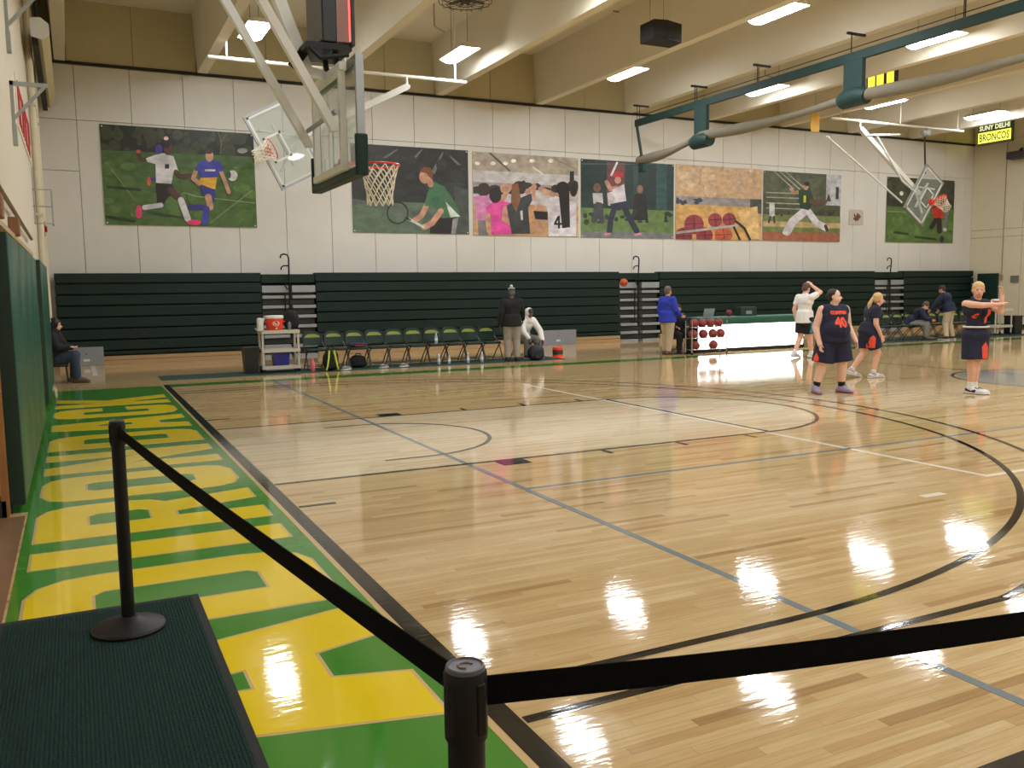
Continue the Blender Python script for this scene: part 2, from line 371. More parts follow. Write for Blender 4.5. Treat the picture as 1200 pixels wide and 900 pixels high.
# conduits on the ceiling
m_cond = mat('tan_conduit', rgb(150, 130, 100), .6)
for pts in ([(6.0, 9.2, ZC-.03), (6.0, 9.2, 7.55), (6.25, 9.2, 7.45)], [(11.15, 9.9, ZC-.05), (11.9, 9.9, ZC-.05), (12.0, 9.9, ZC-.12), (12.0, 9.9, 7.72)], [(15.9, 9.6, ZC-.02), (15.9, 9.6, 7.5), (16.6, 9.6, 7.42)], [(2.0, 14.0, ZC-.05), (2.0, 4.0, ZC-.05)]):
    MB().tube(pts, .018, 6).build('conduit', m_cond, ce, True)
# ------------------------------------------------------------------ ceiling lights
m_lens = mat('light_lens', (.93, .97, 1.0), .4, var=.01, emit=LAMP)
m_house = mat('light_housing', rgb(214, 206, 188), .5)
def make_light():
    t = empty('ceiling_light', label='white high bay light with glowing lens hung between the ceiling beams', cat='ceiling light', group='high bay lights on the ceiling')
    b = MB(); n = 8; hw, hl = .25, .66
    pr = [(-hw, 0)]+[(-hw+2*hw*i/n, -.07*math.sin(math.pi*i/n)) for i in range(1, n)]+[(hw, 0)]
    vs = [(x, -hl, z) for x, z in pr]+[(x, hl, z) for x, z in pr]; m = len(pr)
    b.add(vs, [(i, i+1, m+i+1, m+i)[::-1] for i in range(m-1)]+[tuple(range(m)), tuple(range(2*m-1, m-1, -1))])
    b.build('lens', m_lens, t, 'all')
    h = MB(); h.add([(-hw-.02, -hl-.03, 0), (hw+.02, -hl-.03, 0), (hw+.02, hl+.03, 0), (-hw-.02, hl+.03, 0), (-hw+.1, -hl+.06, .13), (hw-.1, -hl+.06, .13), (hw-.1, hl-.06, .13), (-hw+.1, hl-.06, .13)],
                    [(0, 3, 2, 1), (4, 5, 6, 7), (0, 1, 5, 4), (1, 2, 6, 5), (2, 3, 7, 6), (3, 0, 4, 7)]).build('housing', m_house, t)
    for s in (-1, 1): MB().tube([(0, s*.5, .12), (0, s*.5, ZC-7.47)], .008, 6).build('hanger', m_cond, t)
    return t
l0 = make_light(); first = True
for yy in (10.85, 5.15, -.55, -6.25, -11.9):
    for k in range(6):
        p = (2.4+4.9*k, yy, 7.47)
        rows = ['beside the poster wall', 'second away from the poster wall', 'over the middle of the lane', 'over the near half of the court', 'farthest from the poster wall'][(10.85, 5.15, -.55, -6.25, -11.9).index(yy)]
        lb = 'high bay light %s from padded wall in row %s' % (['first', 'second', 'third', 'fourth', 'fifth', 'sixth'][k], rows)
        if first: l0.location = p; first = False; l0['label'] = lb
        else: copy_tree(l0, p, None, lb)
# ------------------------------------------------------------------ suspended loudspeakers, fan cages, small hung things
def speaker(p, w, d, h, label):
    t = empty('loudspeaker', p, 0, label, 'loudspeaker')
    b = MB(); b.prism([(-w/2, -d/2), (-.1*w, -d*.62), (w/2, -d*.35), (w/2, d/2), (-w/2, d/2)], 0, h); b.build('cabinet', mat('speaker_black', rgb(26, 25, 25), .7), t)
    b = MB(); b.prism([(-w/2+.03, -d/2-.012), (-.1*w, -d*.62-.014), (w/2-.03, -d*.35-.012), (w/2-.03, -d*.3), (-w/2+.03, -d*.4)], .03, h-.03); b.build('grille', mat('speaker_grille', rgb(40, 38, 36), .9, bump=.6, scale=120), t)
    for x in (-w*.4, w*.05): MB().tube([(x, 0, h), (x, 0, ZC-p[2])], .007, 6).build('cable', m_cond, t)
    return t
speaker((9.88, 6.06, 6.83), .76, .5, .38, 'black loudspeaker hung by two cables between beams')
def fan_cage(x, y, z, r, label):
    t = empty('wire_guard', (x, y, z), 0, label, 'wire guard', 'wire guards under the ceiling')
    b = MB(); m_w = mat('guard_wire', rgb(70, 62, 50), .6)
    for zz, rr in ((0, r*.35), (.0, r*.7), (.06, r), (.2, r)):
        b.tube([(rr*math.cos(2*math.pi*k/24), rr*math.sin(2*math.pi*k/24), zz) for k in range(25)], .008, 5)
    b.build('rings', m_w, t)
    b = MB()
    for k in range(14):
        a = 2*math.pi*k/14; b.tube([(.05*math.cos(a), .05*math.sin(a), -.01), (r*.95*math.cos(a), r*.95*math.sin(a), 0), (r*math.cos(a), r*math.sin(a), .2)], .006, 5)
    b.build('spokes', m_w, t)
    b = MB(); b.lathe((0, 0, .05), [(.12, 0), (.15, .05), (.15, .12), (.05, .16)], 14); b.build('fan_motor', m_w, t)
    for k in range(4):
        a = k*math.pi/2+.3; MB().bar((.12*math.cos(a), .12*math.sin(a), .12), (r*.9*math.cos(a), r*.9*math.sin(a), .13), .12, .015).build('blade', m_w, t)
    MB().tube([(0, 0, .2), (0, 0, ZC-z)], .02, 8).build('rod', m_w, t)
fan_cage(7.0, 9.75, 8.3, .62, 'round wire guard around a ceiling fan above two beams near the basket')
fan_cage(18.9, 10.6, 8.3, .75, 'round wire guard around a ceiling fan beyond the divider curtain')
p = onY(967, 165, 11.6)
yt = empty('yellow_tag', (19.8, 11.6, 6.55), 0, 'small yellow sign plate hung from a cable beside the pipe', 'sign')
MB().box((-.17, -.015, 0), (.17, .015, .55), 0, .01).build('plate', mat('yellow_plate', rgb(226, 172, 40), .5), yt)
MB().tube([(0, 0, .55), (0, 0, ZC-6.55)], .008, 6).build('cable', m_cond, yt)
# lit yellow boards behind the curtain
ys = empty('lit_sign', (19.3, 8.6, 7.15), 0, 'small lit yellow sign box hung under the beams behind the divider curtain', 'sign')
MB().box((-.06, -.5, 0), (.06, .5, .55), 0, .01).build('case', mat('sign_case', rgb(60, 60, 52), .5), ys)
m_ylit = mat('lit_yellow', rgb(236, 232, 70), .5, emit=1.2, var=.1)
for y0 in (-.45, -.1, .2): MB().box((-.075, y0, .05), (-.06, y0+.24, .5), 0, .004).build('lit_panel', m_ylit, ys)
for y0 in (-.4, .4): MB().tube([(0, y0, .55), (0, y0, ZC-7.15)], .008, 6).build('cable', m_cond, ys)
# ------------------------------------------------------------------ scoreboard sign on the right wall
sg = empty('wall_sign', (XR-.16, 13.63, 7.2), 0, 'lit wall sign with green and yellow lettering high on the cream wall', 'sign')
MB().box((0, -.72, 0), (.15, .72, .82), 0, .01).build('case', mat('sign_grey', rgb(96, 104, 92), .5), sg)
m_sg1 = mat('sign_green', rgb(70, 92, 60), .5, emit=.25); m_sg2 = mat('sign_lit_yellow', rgb(240, 238, 90), .5, emit=1.6); m_sg3 = mat('sign_lit_cream', rgb(240, 244, 196), .5, emit=1.1)
MB().box((-.012, -.69, .50), (0, .69, .79)).build('name_panel', m_sg1, sg)
MB().box((-.012, -.69, .07), (0, .69, .48)).build('lit_panel', m_sg2, sg)
MB().box((-.03, -.72, 0), (0, .72, .06)).build('bottom_rail', mat('alu', rgb(176, 180, 184), .35, .8), sg)
# lettering faces -X : text x runs along -Y, text y along +Z
def on_right(x, y, z): return Matrix(((0, 0, -1, x), (-1, 0, 0, y), (0, 1, 0, z), (0, 0, 0, 1)))
text_obj('lettering', 'SUNY DELHI', .24, on_right(-.016, 0, .645), m_sg3, sg, .006, (1.28, .19))
text_obj('lettering', 'BRONCOS', .34, on_right(-.016, 0, .275), m_sg1, sg, .006, (1.26, .30))
# small camera / horn on the right wall
cm = empty('wall_speaker', (XR-.3, 12.65, 6.45), 0, 'dark grey speaker on a bracket high on the cream wall', 'loudspeaker')
MB().box((-.2, -.5, 0), (.2, .22, .28), 0, .02).build('cabinet', mat('dark_grey_plastic', rgb(64, 62, 60), .5), cm)
MB().bar((.1, -.1, .28), (.28, -.1, .42), .08, .05).build('bracket', m_black, cm)
bx = empty('wall_box', (XR-.06, 12.6, 1.75), 0, 'small grey electrical box on the cream wall above the cooler cart', 'box')
MB().box((0, -.16, 0), (.06, .16, .26), 0, .008).build('case', mat('box_grey', rgb(112, 116, 108), .5), bx)
MB().tube([(.03, .55, .3), (.03, .55, 5.4)], .015, 6).build('conduit', m_cond, bx); MB().box((0, .5, .1), (.06, .6, .3)).build('conduit_box', m_cond, bx)
gp = empty('wall_pad', (XR-.1, 13.7, 0), 0, 'tall dark green wall pad in the corner beside the bleachers', 'wall pad')
m_pad = mat('green_vinyl', rgb(24, 84, 66), .38, var=.08, scale=3); m_pade = mat('dark_green_vinyl', rgb(12, 44, 38), .45)
MB().box((0, -.45, .05), (.08, .45, 2.12), 0, .02).build('cushion', mat('deep_green_vinyl', rgb(20, 50, 42), .45), gp)
# ------------------------------------------------------------------ divider curtain along mid court
XD = 14.33
m_cur = mat('curtain_green', rgb(22, 58, 56), .6, var=.15, scale=4); m_mesh = mat('curtain_mesh', rgb(132, 126, 110), .9, var=.25, scale=60, bump=.4)
dc = empty('divider_curtain', (XD, 0, 0), 0, 'raised green and mesh divider curtain rolled up under the ceiling', 'curtain')
MB().box((-.05, -13.5, 6.66), (.05, 13.55, 6.86), 0, .01).build('top_band', m_cur, dc)
b = MB(); ks = [13.4, 10.35, 5.0, -.35, -5.7, -11]
pts = []
for i in range(len(ks)-1):
    for j in range(10):
        t = j/10; yy = ks[i]+(ks[i+1]-ks[i])*t; sag = .10*math.sin(math.pi*t)
        pts.append((0, yy, (5.62 if i == 0 else 5.9)+(.28*t if i == 0 else 0)-sag))
b.tube(pts, [.115+.035*math.sin(i*.63) for i in range(len(pts))], 10); b.build('rolled_mesh', m_mesh, dc, True)
for i, yy in enumerate(ks[1:5]):
    zb = 5.66 if i == 0 else 5.78
    b = MB(); b.box((-.06, yy-.27, zb+.2), (.06, yy+.27, 6.7), 0, .02); b.build('strap', m_cur, dc)
    b = MB(); b.tube([(0, yy-.38, zb+.06), (0, yy-.2, zb+.1), (0, yy+.2, zb+.1), (0, yy+.36, zb+.05)], [.17, .21, .21, .17], 12); b.build('fold', m_cur, dc, True)
b = MB(); b.bar((0, 13.5, 6.7), (0, 13.2, 5.62), .07, .05); b.build('edge_strap', m_cur, dc)
b = MB(); b.box((-.08, 13.05, 5.25), (.08, 13.3, 5.75), 0, .03); b.build('end_fold', m_cur, dc)
for yy in (13.3, 10.5, 8.0, 5.0, 2.2, -.5, -6):
    c = MB(); c.tube([(-.12, yy, 6.84), (-.12, yy, 7.28)], .012, 6); c.tube([(.1, yy+.2, 6.84), (.1, yy+.2, 7.28)], .012, 6); c.bar((-.25, yy, 7.24), (.3, yy, 7.24), .05, .05); c.build('hanger', m_black, dc)
MB().tube([(.12, 13.2, 7.0), (.12, -13, 7.0)], .012, 5).build('drive_pipe', m_black, dc)
# ------------------------------------------------------------------ baskets
m_white = mat('white_steel', rgb(222, 222, 218), .4, var=.03); m_alu = mat('aluminium', rgb(160, 164, 168), .38, .6)
def glass_mat():
    m = bpy.data.materials.new('board_glass'); m.use_nodes = True; nt = m.node_tree; N = nt.nodes; L = nt.links
    out = N['Material Output']; N.remove(N['Principled BSDF'])
    tr = N.new('ShaderNodeBsdfTransparent'); tr.inputs[0].default_value = (.93, .96, .95, 1)
    gl = N.new('ShaderNodeBsdfGlossy'); gl.inputs['Roughness'].default_value = .03
    df = N.new('ShaderNodeBsdfDiffuse'); df.inputs[0].default_value = (.75, .8, .78, 1)
    fr = N.new('ShaderNodeFresnel'); fr.inputs[0].default_value = 1.45
    nz = N.new('ShaderNodeTexNoise'); nz.inputs['Scale'].default_value = 3
    mp = N.new('ShaderNodeMapRange'); mp.inputs['To Min'].default_value = .06; mp.inputs['To Max'].default_value = .16; L.new(nz.outputs['Fac'], mp.inputs['Value'])
    m1 = N.new('ShaderNodeMixShader'); m2 = N.new('ShaderNodeMixShader')
    L.new(mp.outputs[0], m1.inputs[0]); L.new(tr.outputs[0], m1.inputs[1]); L.new(df.outputs[0], m1.inputs[2])
    ge = N.new('ShaderNodeNewGeometry'); iv = N.new('ShaderNodeMath'); iv.operation = 'SUBTRACT'; iv.inputs[0].default_value = 1; L.new(ge.outputs['Backfacing'], iv.inputs[1]); mu = N.new('ShaderNodeMath'); mu.operation = 'MULTIPLY'; L.new(fr.outputs[0], mu.inputs[0]); L.new(iv.outputs[0], mu.inputs[1]); L.new(mu.outputs[0], m2.inputs[0]); L.new(m1.outputs[0], m2.inputs[1]); L.new(gl.outputs[0], m2.inputs[2]); L.new(m2.outputs[0], out.inputs[0])
    return m
m_glass = glass_mat()
m_rim = mat('rim_orange', rgb(224, 52, 30), .35); m_net = mat('net_cord', rgb(232, 226, 206), .8)
def net_geo(c, r0, h, Mx=None, n=12, twist=1, w=.007):
    """diamond cord net under a ring; c ring centre, local -z is down"""
    b = MB(); rows = 6
    def rad(t): return r0*(1-.42*t**.7)+(.02*max(0, t-.8)*5)
    for s in (-1, 1):
        for k in range(n):
            pts = []
            for i in range(rows*2+1):
                t = i/(rows*2); a = 2*math.pi*(k+s*t*3)/n
                pts.append((c[0]+rad(t)*math.cos(a), c[1]+rad(t)*math.sin(a), c[2]-h*t))
            b.tube(pts, w, 5)
    return b
def board_frame(parent, w, h, th, tgt=True):
    """backboard in local coords: width along y, face toward +x, z from 0 to h"""
    fr = .05
    b = MB(); b.box((-th, -w/2, 0), (.01, -w/2+fr, h)); b.box((-th, w/2-fr, 0), (.01, w/2, h)); b.box((-th+.003, -w/2+fr, .003), (.008, w/2-fr, fr)); b.box((-th+.003, -w/2+fr, h-fr), (.008, w/2-fr, h-.003))
    b.build('frame', m_alu, parent)
    MB().box((-.012, -w/2+fr, fr), (0, w/2-fr, h-fr)).build('glass', m_glass, parent)
    b = MB()
    def rect(hw, z0, z1, t):
        b.box((.001, -hw, z0), (.004, -hw+t, z1)); b.box((.001, hw-t, z0), (.004, hw, z1)); b.box((.001, -hw, z0), (.004, hw, z0+t)); b.box((.001, -hw, z1-t), (.004, hw, z1))
    rect(.305, .16, .16+.45, .05); rect(w/2-fr, fr, h-fr, .05)
    b.build('target_lines', m_white, parent)
def rim_parts(parent, x, z, r=.225):
    b = MB(); b.tube([(x+r*math.cos(2*math.pi*k/32), r*math.sin(2*math.pi*k/32), z) for k in range(33)], .011, 8, cap=False)
    b.box((.0, -.1, z-.09), (.02, .1, z+.05)); b.box((.0, -.07, z-.02), (x-r+.02, .07, z+.01)); b.tube([(.02, -.06, z-.08), (x-.9*r, -.12, z-.01)], .01, 6); b.tube([(.02, .06, z-.08), (x-.9*r, .12, z-.01)], .01, 6)
    rm = b.build('rim', m_rim, parent, True)
    net_geo((x, 0, z-.01), r-.005, .43).build('net', m_net, rm)
# main basket at the near end of the court
XB, ZB, HB, WB = 1.20, 2.93, 1.14, 1.83
mb = empty('basketball_hoop', (XB, 0, ZB), 0, 'glass basketball hoop with shot clock hung by diagonal tubes over the lane', 'basketball hoop')
board_frame(mb, WB, HB, .07)
rim_parts(mb, .44, .19)
pm = mat('board_pad', rgb(10, 42, 38), .5, spec=.3)
b = MB(); b.box((-.1, -WB/2-.02, -.05), (.03, WB/2+.02, .04), 0, .015)
for s in (-1, 1): b.box((-.1, s*(WB/2+.025), -.05), (.03, s*(WB/2-.03), .36), 0, .015)
b.build('edge_pad', pm, mb)
b = MB(); b.box((-.15, -.58, .10), (-.085, -.515, HB-.1)); b.box((-.15, .515, .10), (-.085, .58, HB-.1)); b.box((-.155, -.62, HB-.1), (-.08, .62, HB-.02)); b.box((-.155, -.62, .03), (-.08, .62, .10)); b.bar((-.17, -.55, .46), (-.26, -.55, .46), .06, .06); b.bar((-.17, .55, .46), (-.26, .55, .46), .06, .06)
b.build('back_frame', m_white, mb)
for s in (-1, 1):
    MB().bar((-.20, s*.55, .44), (-.20-3.05, s*.55, 5.72), .085, .085).build('brace_tube', m_white, mb)
MB().bar((-.34, 0, 1.14), (-2.08, 0, 5.72), .12, .12).build('mast', m_white, mb)
MB().bar((-.1, 0, 1.08), (-.42, 0, 1.16), .1, .1).build('mast_knuckle', m_white, mb)
MB().tube([(-.2, -.62, .62), (-.2, .62, .62)], .025, 8).build('clamp_bar', m_alu, mb)
# shot clock on top of the board
sc = empty('shot_clock', (XB-.09, -.1, ZB+HB-.05), 0, 'black shot clock box with red lit edge on top of the glass backboard', 'shot clock')
m_sc = mat('clock_case', rgb(30, 30, 33), .45); m_red = mat('red_leds', (1, .08, .06), .5, emit=3.0); m_gr = mat('clock_back_lit', rgb(110, 110, 108), .5)
MB().box((-.17, -.32, .27), (-.02, .32, .97), 0, .01).build('case', m_sc, sc)
MB().box((-.18, -.3, .29), (-.17, .3, .95)).build('back_plate', m_gr, sc)  # grey lighter than the case: light on the back face put into its colour
MB().box((-.02, -.32, .28), (.13, -.29, .96)).build('side_panel', mat('clock_reflector', rgb(150, 104, 96), .4), sc)
MB().box((.125, -.34, .25), (.17, .34, .99), 0, .008).build('front_frame', m_sc, sc)
MB().box((.108, -.327, .29), (.126, -.305, .95)).build('red_light', m_red, sc)
b = MB(); b.bar((-.3, 0, .22), (-.42, 0, .06), .1, .1)
b.box((-.34, -.3, .20), (.14, .3, .26)); b.bar((-.02, -.2, .22), (-.0, -.2, .06), .05, .05); b.bar((-.02, .2, .22), (-.0, .2, .06), .05, .05); b.tube([(-.3, -.28, .2), (-.2, -.3, .1), (.1, -.3, .16)], .025, 8); b.build('mount', m_black, sc)
# two folded side baskets in front of the far wall
def side_basket(piv, bc, sgn, x0, x1, label, strap=None):
    t = empty('folded_hoop', (piv[0], 11.2, piv[1]), 0, label, 'basketball hoop')
    d = Vector((bc[0]-piv[0], 0, bc[1]-piv[1])); L = d.length; dn = d.normalized()
    wv = Vector((-dn.z, 0, dn.x))
    # basis: board local y -> wv, local -z -> dn, local x -> -Y
    def T(p): return Vector((0, 0, 0))+dn*L+Vector((0, -1, 0))*p[0]+wv*p[1]*sgn-dn*(p[2]-.53)
    tmp = empty('tmp', (0, 0, 0)); board_frame(tmp, 1.80, 1.07, .06)
    for o in list(tmp.children):
        for v in o.data.vertices: v.co = T(v.co)
        o.parent = t
    tmp2 = empty('tmp2'); rim_parts(tmp2, .38, .16)
    for o in list(tmp2.children):
        for v in o.data.vertices: v.co = T(v.co)
        for c in o.children:
            for v in c.data.vertices: v.co = T(v.co)
        o.parent = t
    bpy.data.objects.remove(tmp); bpy.data.objects.remove(tmp2)
    MB().bar((0, .16, 0), Vector((0, .16, 0))+dn*(L-.1), .13, .15).build('mast', m_white, t)
    b = MB(); b.bar(Vector((0, .1, 0))+dn*(L-.5), T((-.06, .5, .2)), .05, .05); b.bar(Vector((0, .1, 0))+dn*(L-.5), T((-.06, -.5, .2)), .05, .05); b.bar(T((-.1, -.5, .55)), T((-.1, .5, .55)), .06, .06); b.build('yoke', m_white, t)
    MB().tube([(x0-piv[0], .2, .25), (x1-piv[0], .2, .25)], .04, 10).build('pipe', m_pipe, t)
    b = MB(); b.tube([(0, .18, 0), (0, .2, .27)], .035, 8); b.box((-.06, .1, -.04), (.06, .26, .04)); b.build('hinge', m_white, t)
    for x in (x0+.4, (x0+x1)/2, x1-.3): MB().tube([(x-piv[0], .2, .25), (x-piv[0], .2, ZC-piv[1])], .022, 6).build('drop_pipe', m_pipe, t)
    return t
hl = side_basket((6.11, 6.7), (3.0, 5.1), 1, 1.46, 7.71, 'glass side hoop folded up beside the soccer poster')
hr = side_basket((21.52, 6.73), (24.42, 4.71), 1, 20.28, 26.5, 'glass side hoop folded up in front of the small soccer poster')
hr_l = hr.location
MB().tube([(24.5-21.52, .15, .05), (24.55-21.52, .1, -1.3)], .03, 6).build('hoist_strap', m_black, hr)
MB().lathe((24.5-21.52, .1, .06), [(.1, -.12), (.14, -.05), (.14, .05), (.1, .12)], 14, axis='y').build('hoist_reel', m_alu, hr)
MB().tube([(20.0-21.52, .1, -.35), (23.35-21.52, .0, -2.3)], .03, 8).build('stay_tube', m_white, hr)
MB().tube([(21.75-21.52, .1, -.2), (23.2-21.52, .05, -.1)], .035, 8).build('link_tube', m_white, hr)
MB().tube([(22.2-21.52, .1, -.18), (23.4-21.52, .05, -1.6), (24.0-21.52, .0, -1.95)], .03, 8).build('link_tube', m_white, hr)
MB().tube([(2.66-6.11, .12, .1), (2.7-6.11, .1, -.1)], .07, 8).build('hoist_reel', m_black, hl)
# ------------------------------------------------------------------ retracted bleachers
m_bg = mat('bleacher_green', rgb(13, 37, 31), .42, var=.1, scale=3, spec=.3); m_bd = mat('bleacher_dark', rgb(9, 14, 13), .7); m_bw = mat('bleacher_plinth', rgb(172, 140, 100), .4, var=.12, scale=5, stretch=(1, 1, 8))
m_tread = mat('tread_grey', rgb(150, 156, 158), .4, .3); m_pg = mat('panel_grey', rgb(134, 136, 140), .45)
RZ = [2.24, 1.97, 1.70, 1.43, 1.15, .87, .59, .32]
def bank(x0, x1, label):
    t = empty('bleacher_bank', ((x0+x1)/2, 14.1, 0), 0, label, 'bleachers', 'retracted bleacher banks along the far wall'); c = (x0+x1)/2
    for i, z in enumerate(RZ):
        zb = RZ[i+1] if i < 7 else .20
        st = .012*i
        b = MB(); b.box((x0-c+.004, .11-st, zb+.035), (x1-c-.004, .40, z-.0), 0, .012); b.build('seat_board', m_bg, t)
    MB().box((x0-c+.02, .18, .02), (x1-c-.02, .46, 2.2)).build('shadow_backing', m_bd, t)  # near-black backing box, painted as the riser shadows between the boards
    MB().box((x0-c, .03, 0), (x1-c, .2, .10), 0, .006).build('plinth_board', m_bw, t); MB().box((x0-c, .05, .108), (x1-c, .2, .205), 0, .006).build('plinth_board', m_bw, t)
    return t
b0 = bank(-1.93, 2.93, 'dark green retracted bleacher bank between the left wall and the cart')
b1 = bank(4.37, 14.16, 'dark green retracted bleacher bank behind the long row of empty chairs')
b2 = bank(15.72, 25.61, 'dark green retracted bleacher bank behind the scorer table')
b3 = bank(27.17, 31.2, 'dark green retracted bleacher bank beside the cream wall corner')
for (x0, x1, t) in ((-1.72, -.95, b0), (11.18, 12.48, b1)):
    c = t.location.x
    p_ = MB().box((x0-c, -.02, .0), (x1-c, .16, .45), 0, .008).build('end_panel', m_pg, t)
    MB().box(((x0+x1)/2-c-.07, -.026, .1), ((x0+x1)/2-c+.07, -.02, .16)).build('data_plate', mat('plate_white', rgb(206, 208, 208), .4), p_)
    MB().lathe(((x0+x1)/2-c, -.02, .28), [(.015, -.006), (.015, 0)], 10, axis='y').build('lock', m_black, p_)
def aisle(x0, x1, rail, label, hook=1):
    c = (x0+x1)/2; t = empty('aisle_steps', (c, 14.1, 0), 0, label, 'steps', 'grey aisle steps between bleacher banks'); h = (x1-x0)/2
    MB().box((-h, .34, .02), (h, .46, 2.2)).build('back', m_bd, t)
    b = MB(); b.box((-h+.01, .14, 1.97), (h-.01, .40, 2.2), 0, .01); b.build('top_board', m_bg, t)
    for i in range(8):
        z = 1.90-.262*i
        for a, d in ((-h+.01, -.1 if rail else 0), (.08, h-.01)):
            MB().box((a, .10-.01*i, z-.085-(.1 if i == 0 else 0)), (d, .34, z), 0, .006).build('tread', m_tread, t)
        MB().box((-h+.03, .2, z-.24), (h-.03, .24, z-.1)).build('riser', mat('riser_dark', rgb(46, 46, 46), .5), t)
    r = empty('handrail', (c+rail, 14.05, 0), 0, label.replace('grey aisle steps', 'black tube handrail with hooked top over the grey aisle steps'), 'handrail', 'hooked handrails of the aisles')
    b = MB()
    b.tube([(0, .1, .5), (0, .08, 2.2), (0, .05, 2.62), (-.03, .05, 2.70), (-.12, .05, 2.73), (-.2, .05, 2.70), (-.22, .05, 2.62)], .022, 8)
    b.build('post', m_black, r, True)
    b = MB(); b.tube([(0, .05, 2.42), (-.14, .05, 2.42), (-.2, .05, 2.38), (-.21, .05, 2.31)], .02, 8); b.build('hook', m_black, r, True)
    b = MB(); b.tube([(0, .08, 2.0), (-.1, .06, 1.98), (-.12, .05, 1.9), (-.08, .05, 1.82), (0, .08, 1.8)], .018, 8); b.build('hook', m_black, r, True)
    b = MB(); b.tube([(-.12, .12, .5), (-.12, .1, 1.7)], .018, 8); b.build('post', m_black, r, True)
aisle(2.93, 4.37, 0.0, 'grey aisle steps behind the equipment cart')
aisle(14.16, 15.72, -.1, 'grey aisle steps behind the person in blue')
aisle(25.61, 27.17, -.05, 'grey aisle steps behind the far bench')
# ------------------------------------------------------------------ left wall: pads, pipes, brackets, sign
def pad(y0, y1, z1, label, n=2):
    t = empty('wall_pad', (XL, (y0+y1)/2, 0), 0, label, 'wall pad'); w = (y1-y0)/n
    for i in range(n):
        a = y0+i*w-(y0+y1)/2
        MB().box((.005, a+.004, .07), (.135, a+w-.004, z1), 0, .02).build('cushion', m_pad, t, True)
    MB().box((.0, y0-(y0+y1)/2-.012, .07), (.125, y0-(y0+y1)/2+.012, z1)).build('end_face', m_pade, t)
    MB().box((0, y0-(y0+y1)/2, 0), (.03, y1-(y0+y1)/2, .07)).build('skirting', m_dark, t)
pad(-1.85, 3.6, 2.2, 'long green vinyl wall pad next to the wooden door', 4)
pad(5.5, 9.0, 2.25, 'green vinyl wall pad with notices between the pale pipes and the corner', 3)
nt_ = empty('notice', (XL+.115, 5.9, 1.35), 0, 'white paper notice stuck on the green wall pad', 'notice')
MB().box((0, -.12, 0), (.004, .12, .3)).build('sheet', mat('paper', rgb(226, 226, 220), .7), nt_); MB().box((0, .2, -.25), (.004, .45, .02)).build('sheet', mat('paper_green', rgb(190, 214, 190), .7), nt_)
m_cream = mat('cream_pipe', rgb(214, 204, 178), .5)
for i, (y, z1) in enumerate(((9.25, 8.6), (9.7, 8.6), (11.3, 8.6))):
    t = empty('wall_pipe', (XL+.07, y, 0), 0, ['cream pipe running up the left wall right after the second green pad', 'cream pipe running up the left wall beside another pipe', 'cream pipe running alone up the left wall near the far corner'][i], 'pipe')
    MB().tube([(0, 0, .25), (0, 0, z1)], .055, 10).build('pipe', m_cream, t, True)
    for z in (1.2, 3.2, 5.2): MB().box((-.07, -.08, z), (.06, .08, z+.05)).build('clip', m_cream, t)
tr = empty('ledge_rail', (XL, 0, 2.42), 0, 'brown conduit and ledge running along the wall above the green pad', 'rail')
MB().box((0, -1.8, -.13), (.06, 5.2, -.08)).build('ledge', mat('tan_ledge', rgb(196, 170, 130), .5), tr); MB().tube([(.05, -1.8, .22), (.05, 5.2, .12)], .022, 8).build('conduit', mat('brown_conduit', rgb(120, 100, 76), .5), tr)
for y in (-1.5, .9): MB().box((0, y-.12, -.09), (.10, y+.12, .1), 0, .01).build('block', mat('brown_block', rgb(140, 96, 66), .5), tr)
m_gv = mat('galvanised', rgb(168, 172, 170), .4, .5)
for i, (y, z, lb) in enumerate(((3.1, 4.33, 'grey steel wall bracket level with the red wall lettering'), (3.1, 5.45, 'grey steel wall bracket higher than the red wall lettering'))):
    t = empty('wall_bracket', (XL, y, z), 0, lb, 'bracket'); b = MB()
    b.bar((0, 0, 0), (.42, 0, .0), .04, .05); b.bar((.02, 0, -.6), (.02, 0, .03), .04, .04); b.build('arm', m_gv, t)
    MB().bar((.03, 0, -.42), (.38, 0, -.02), .03, .04).build('strut', m_gv, t); MB().box((0, -.08, -.75), (.05, .08, -.5)).build('foot_plate', m_gv, t)
em = empty('wall_lettering', (XL, 6.5, 4.1), 0, 'red lettering on a white panel on the left wall', 'wall sign')
MB().box((0, -2.0, -.06), (.02, 2.0, .68)).build('panel', mat('panel_white', rgb(232, 226, 214), .5), em)
m_er = mat('letter_red', rgb(186, 30, 40), .5); rd = random.Random(4)
for k in range(8):
    y0 = -1.85+k*.47; b = MB()
    for (a0, z0, a1, z1) in [[(0, 0, .1, .6), (.24, 0, .34, .6), (.1, .25, .24, .36)], [(0, 0, .1, .6), (.1, .5, .34, .6), (.1, 0, .34, .1)], [(.12, 0, .22, .6), (0, .5, .34, .6)], [(0, 0, .1, .6), (.1, .5, .3, .6), (.24, .3, .34, .5), (.1, .25, .3, .33)]][k % 4]: b.box((.02, y0+a0, z0), (.03, y0+a1, z1))
    b.build('glyph', m_er, em)
hx = empty('screen_case', (XL+.30, 8.2, 6.33), 0, 'long cream six sided screen case along the top of the left wall', 'screen case')
sec = [(-.14, -.12), (-.14, .17), (.02, .19), (.14, .09), (.14, -.06), (.02, -.17)]
b = MB(); n = 6; b.add([(x, 0, z) for x, z in sec]+[(x, 6.3, z) for x, z in sec], [tuple(range(n)), tuple(range(2*n-1, n-1, -1))]+[(i, i+n, (i+1) % n+n, (i+1) % n) for i in range(n)]); b.build('case', mat('case_cream', rgb(206, 192, 150), .5), hx)
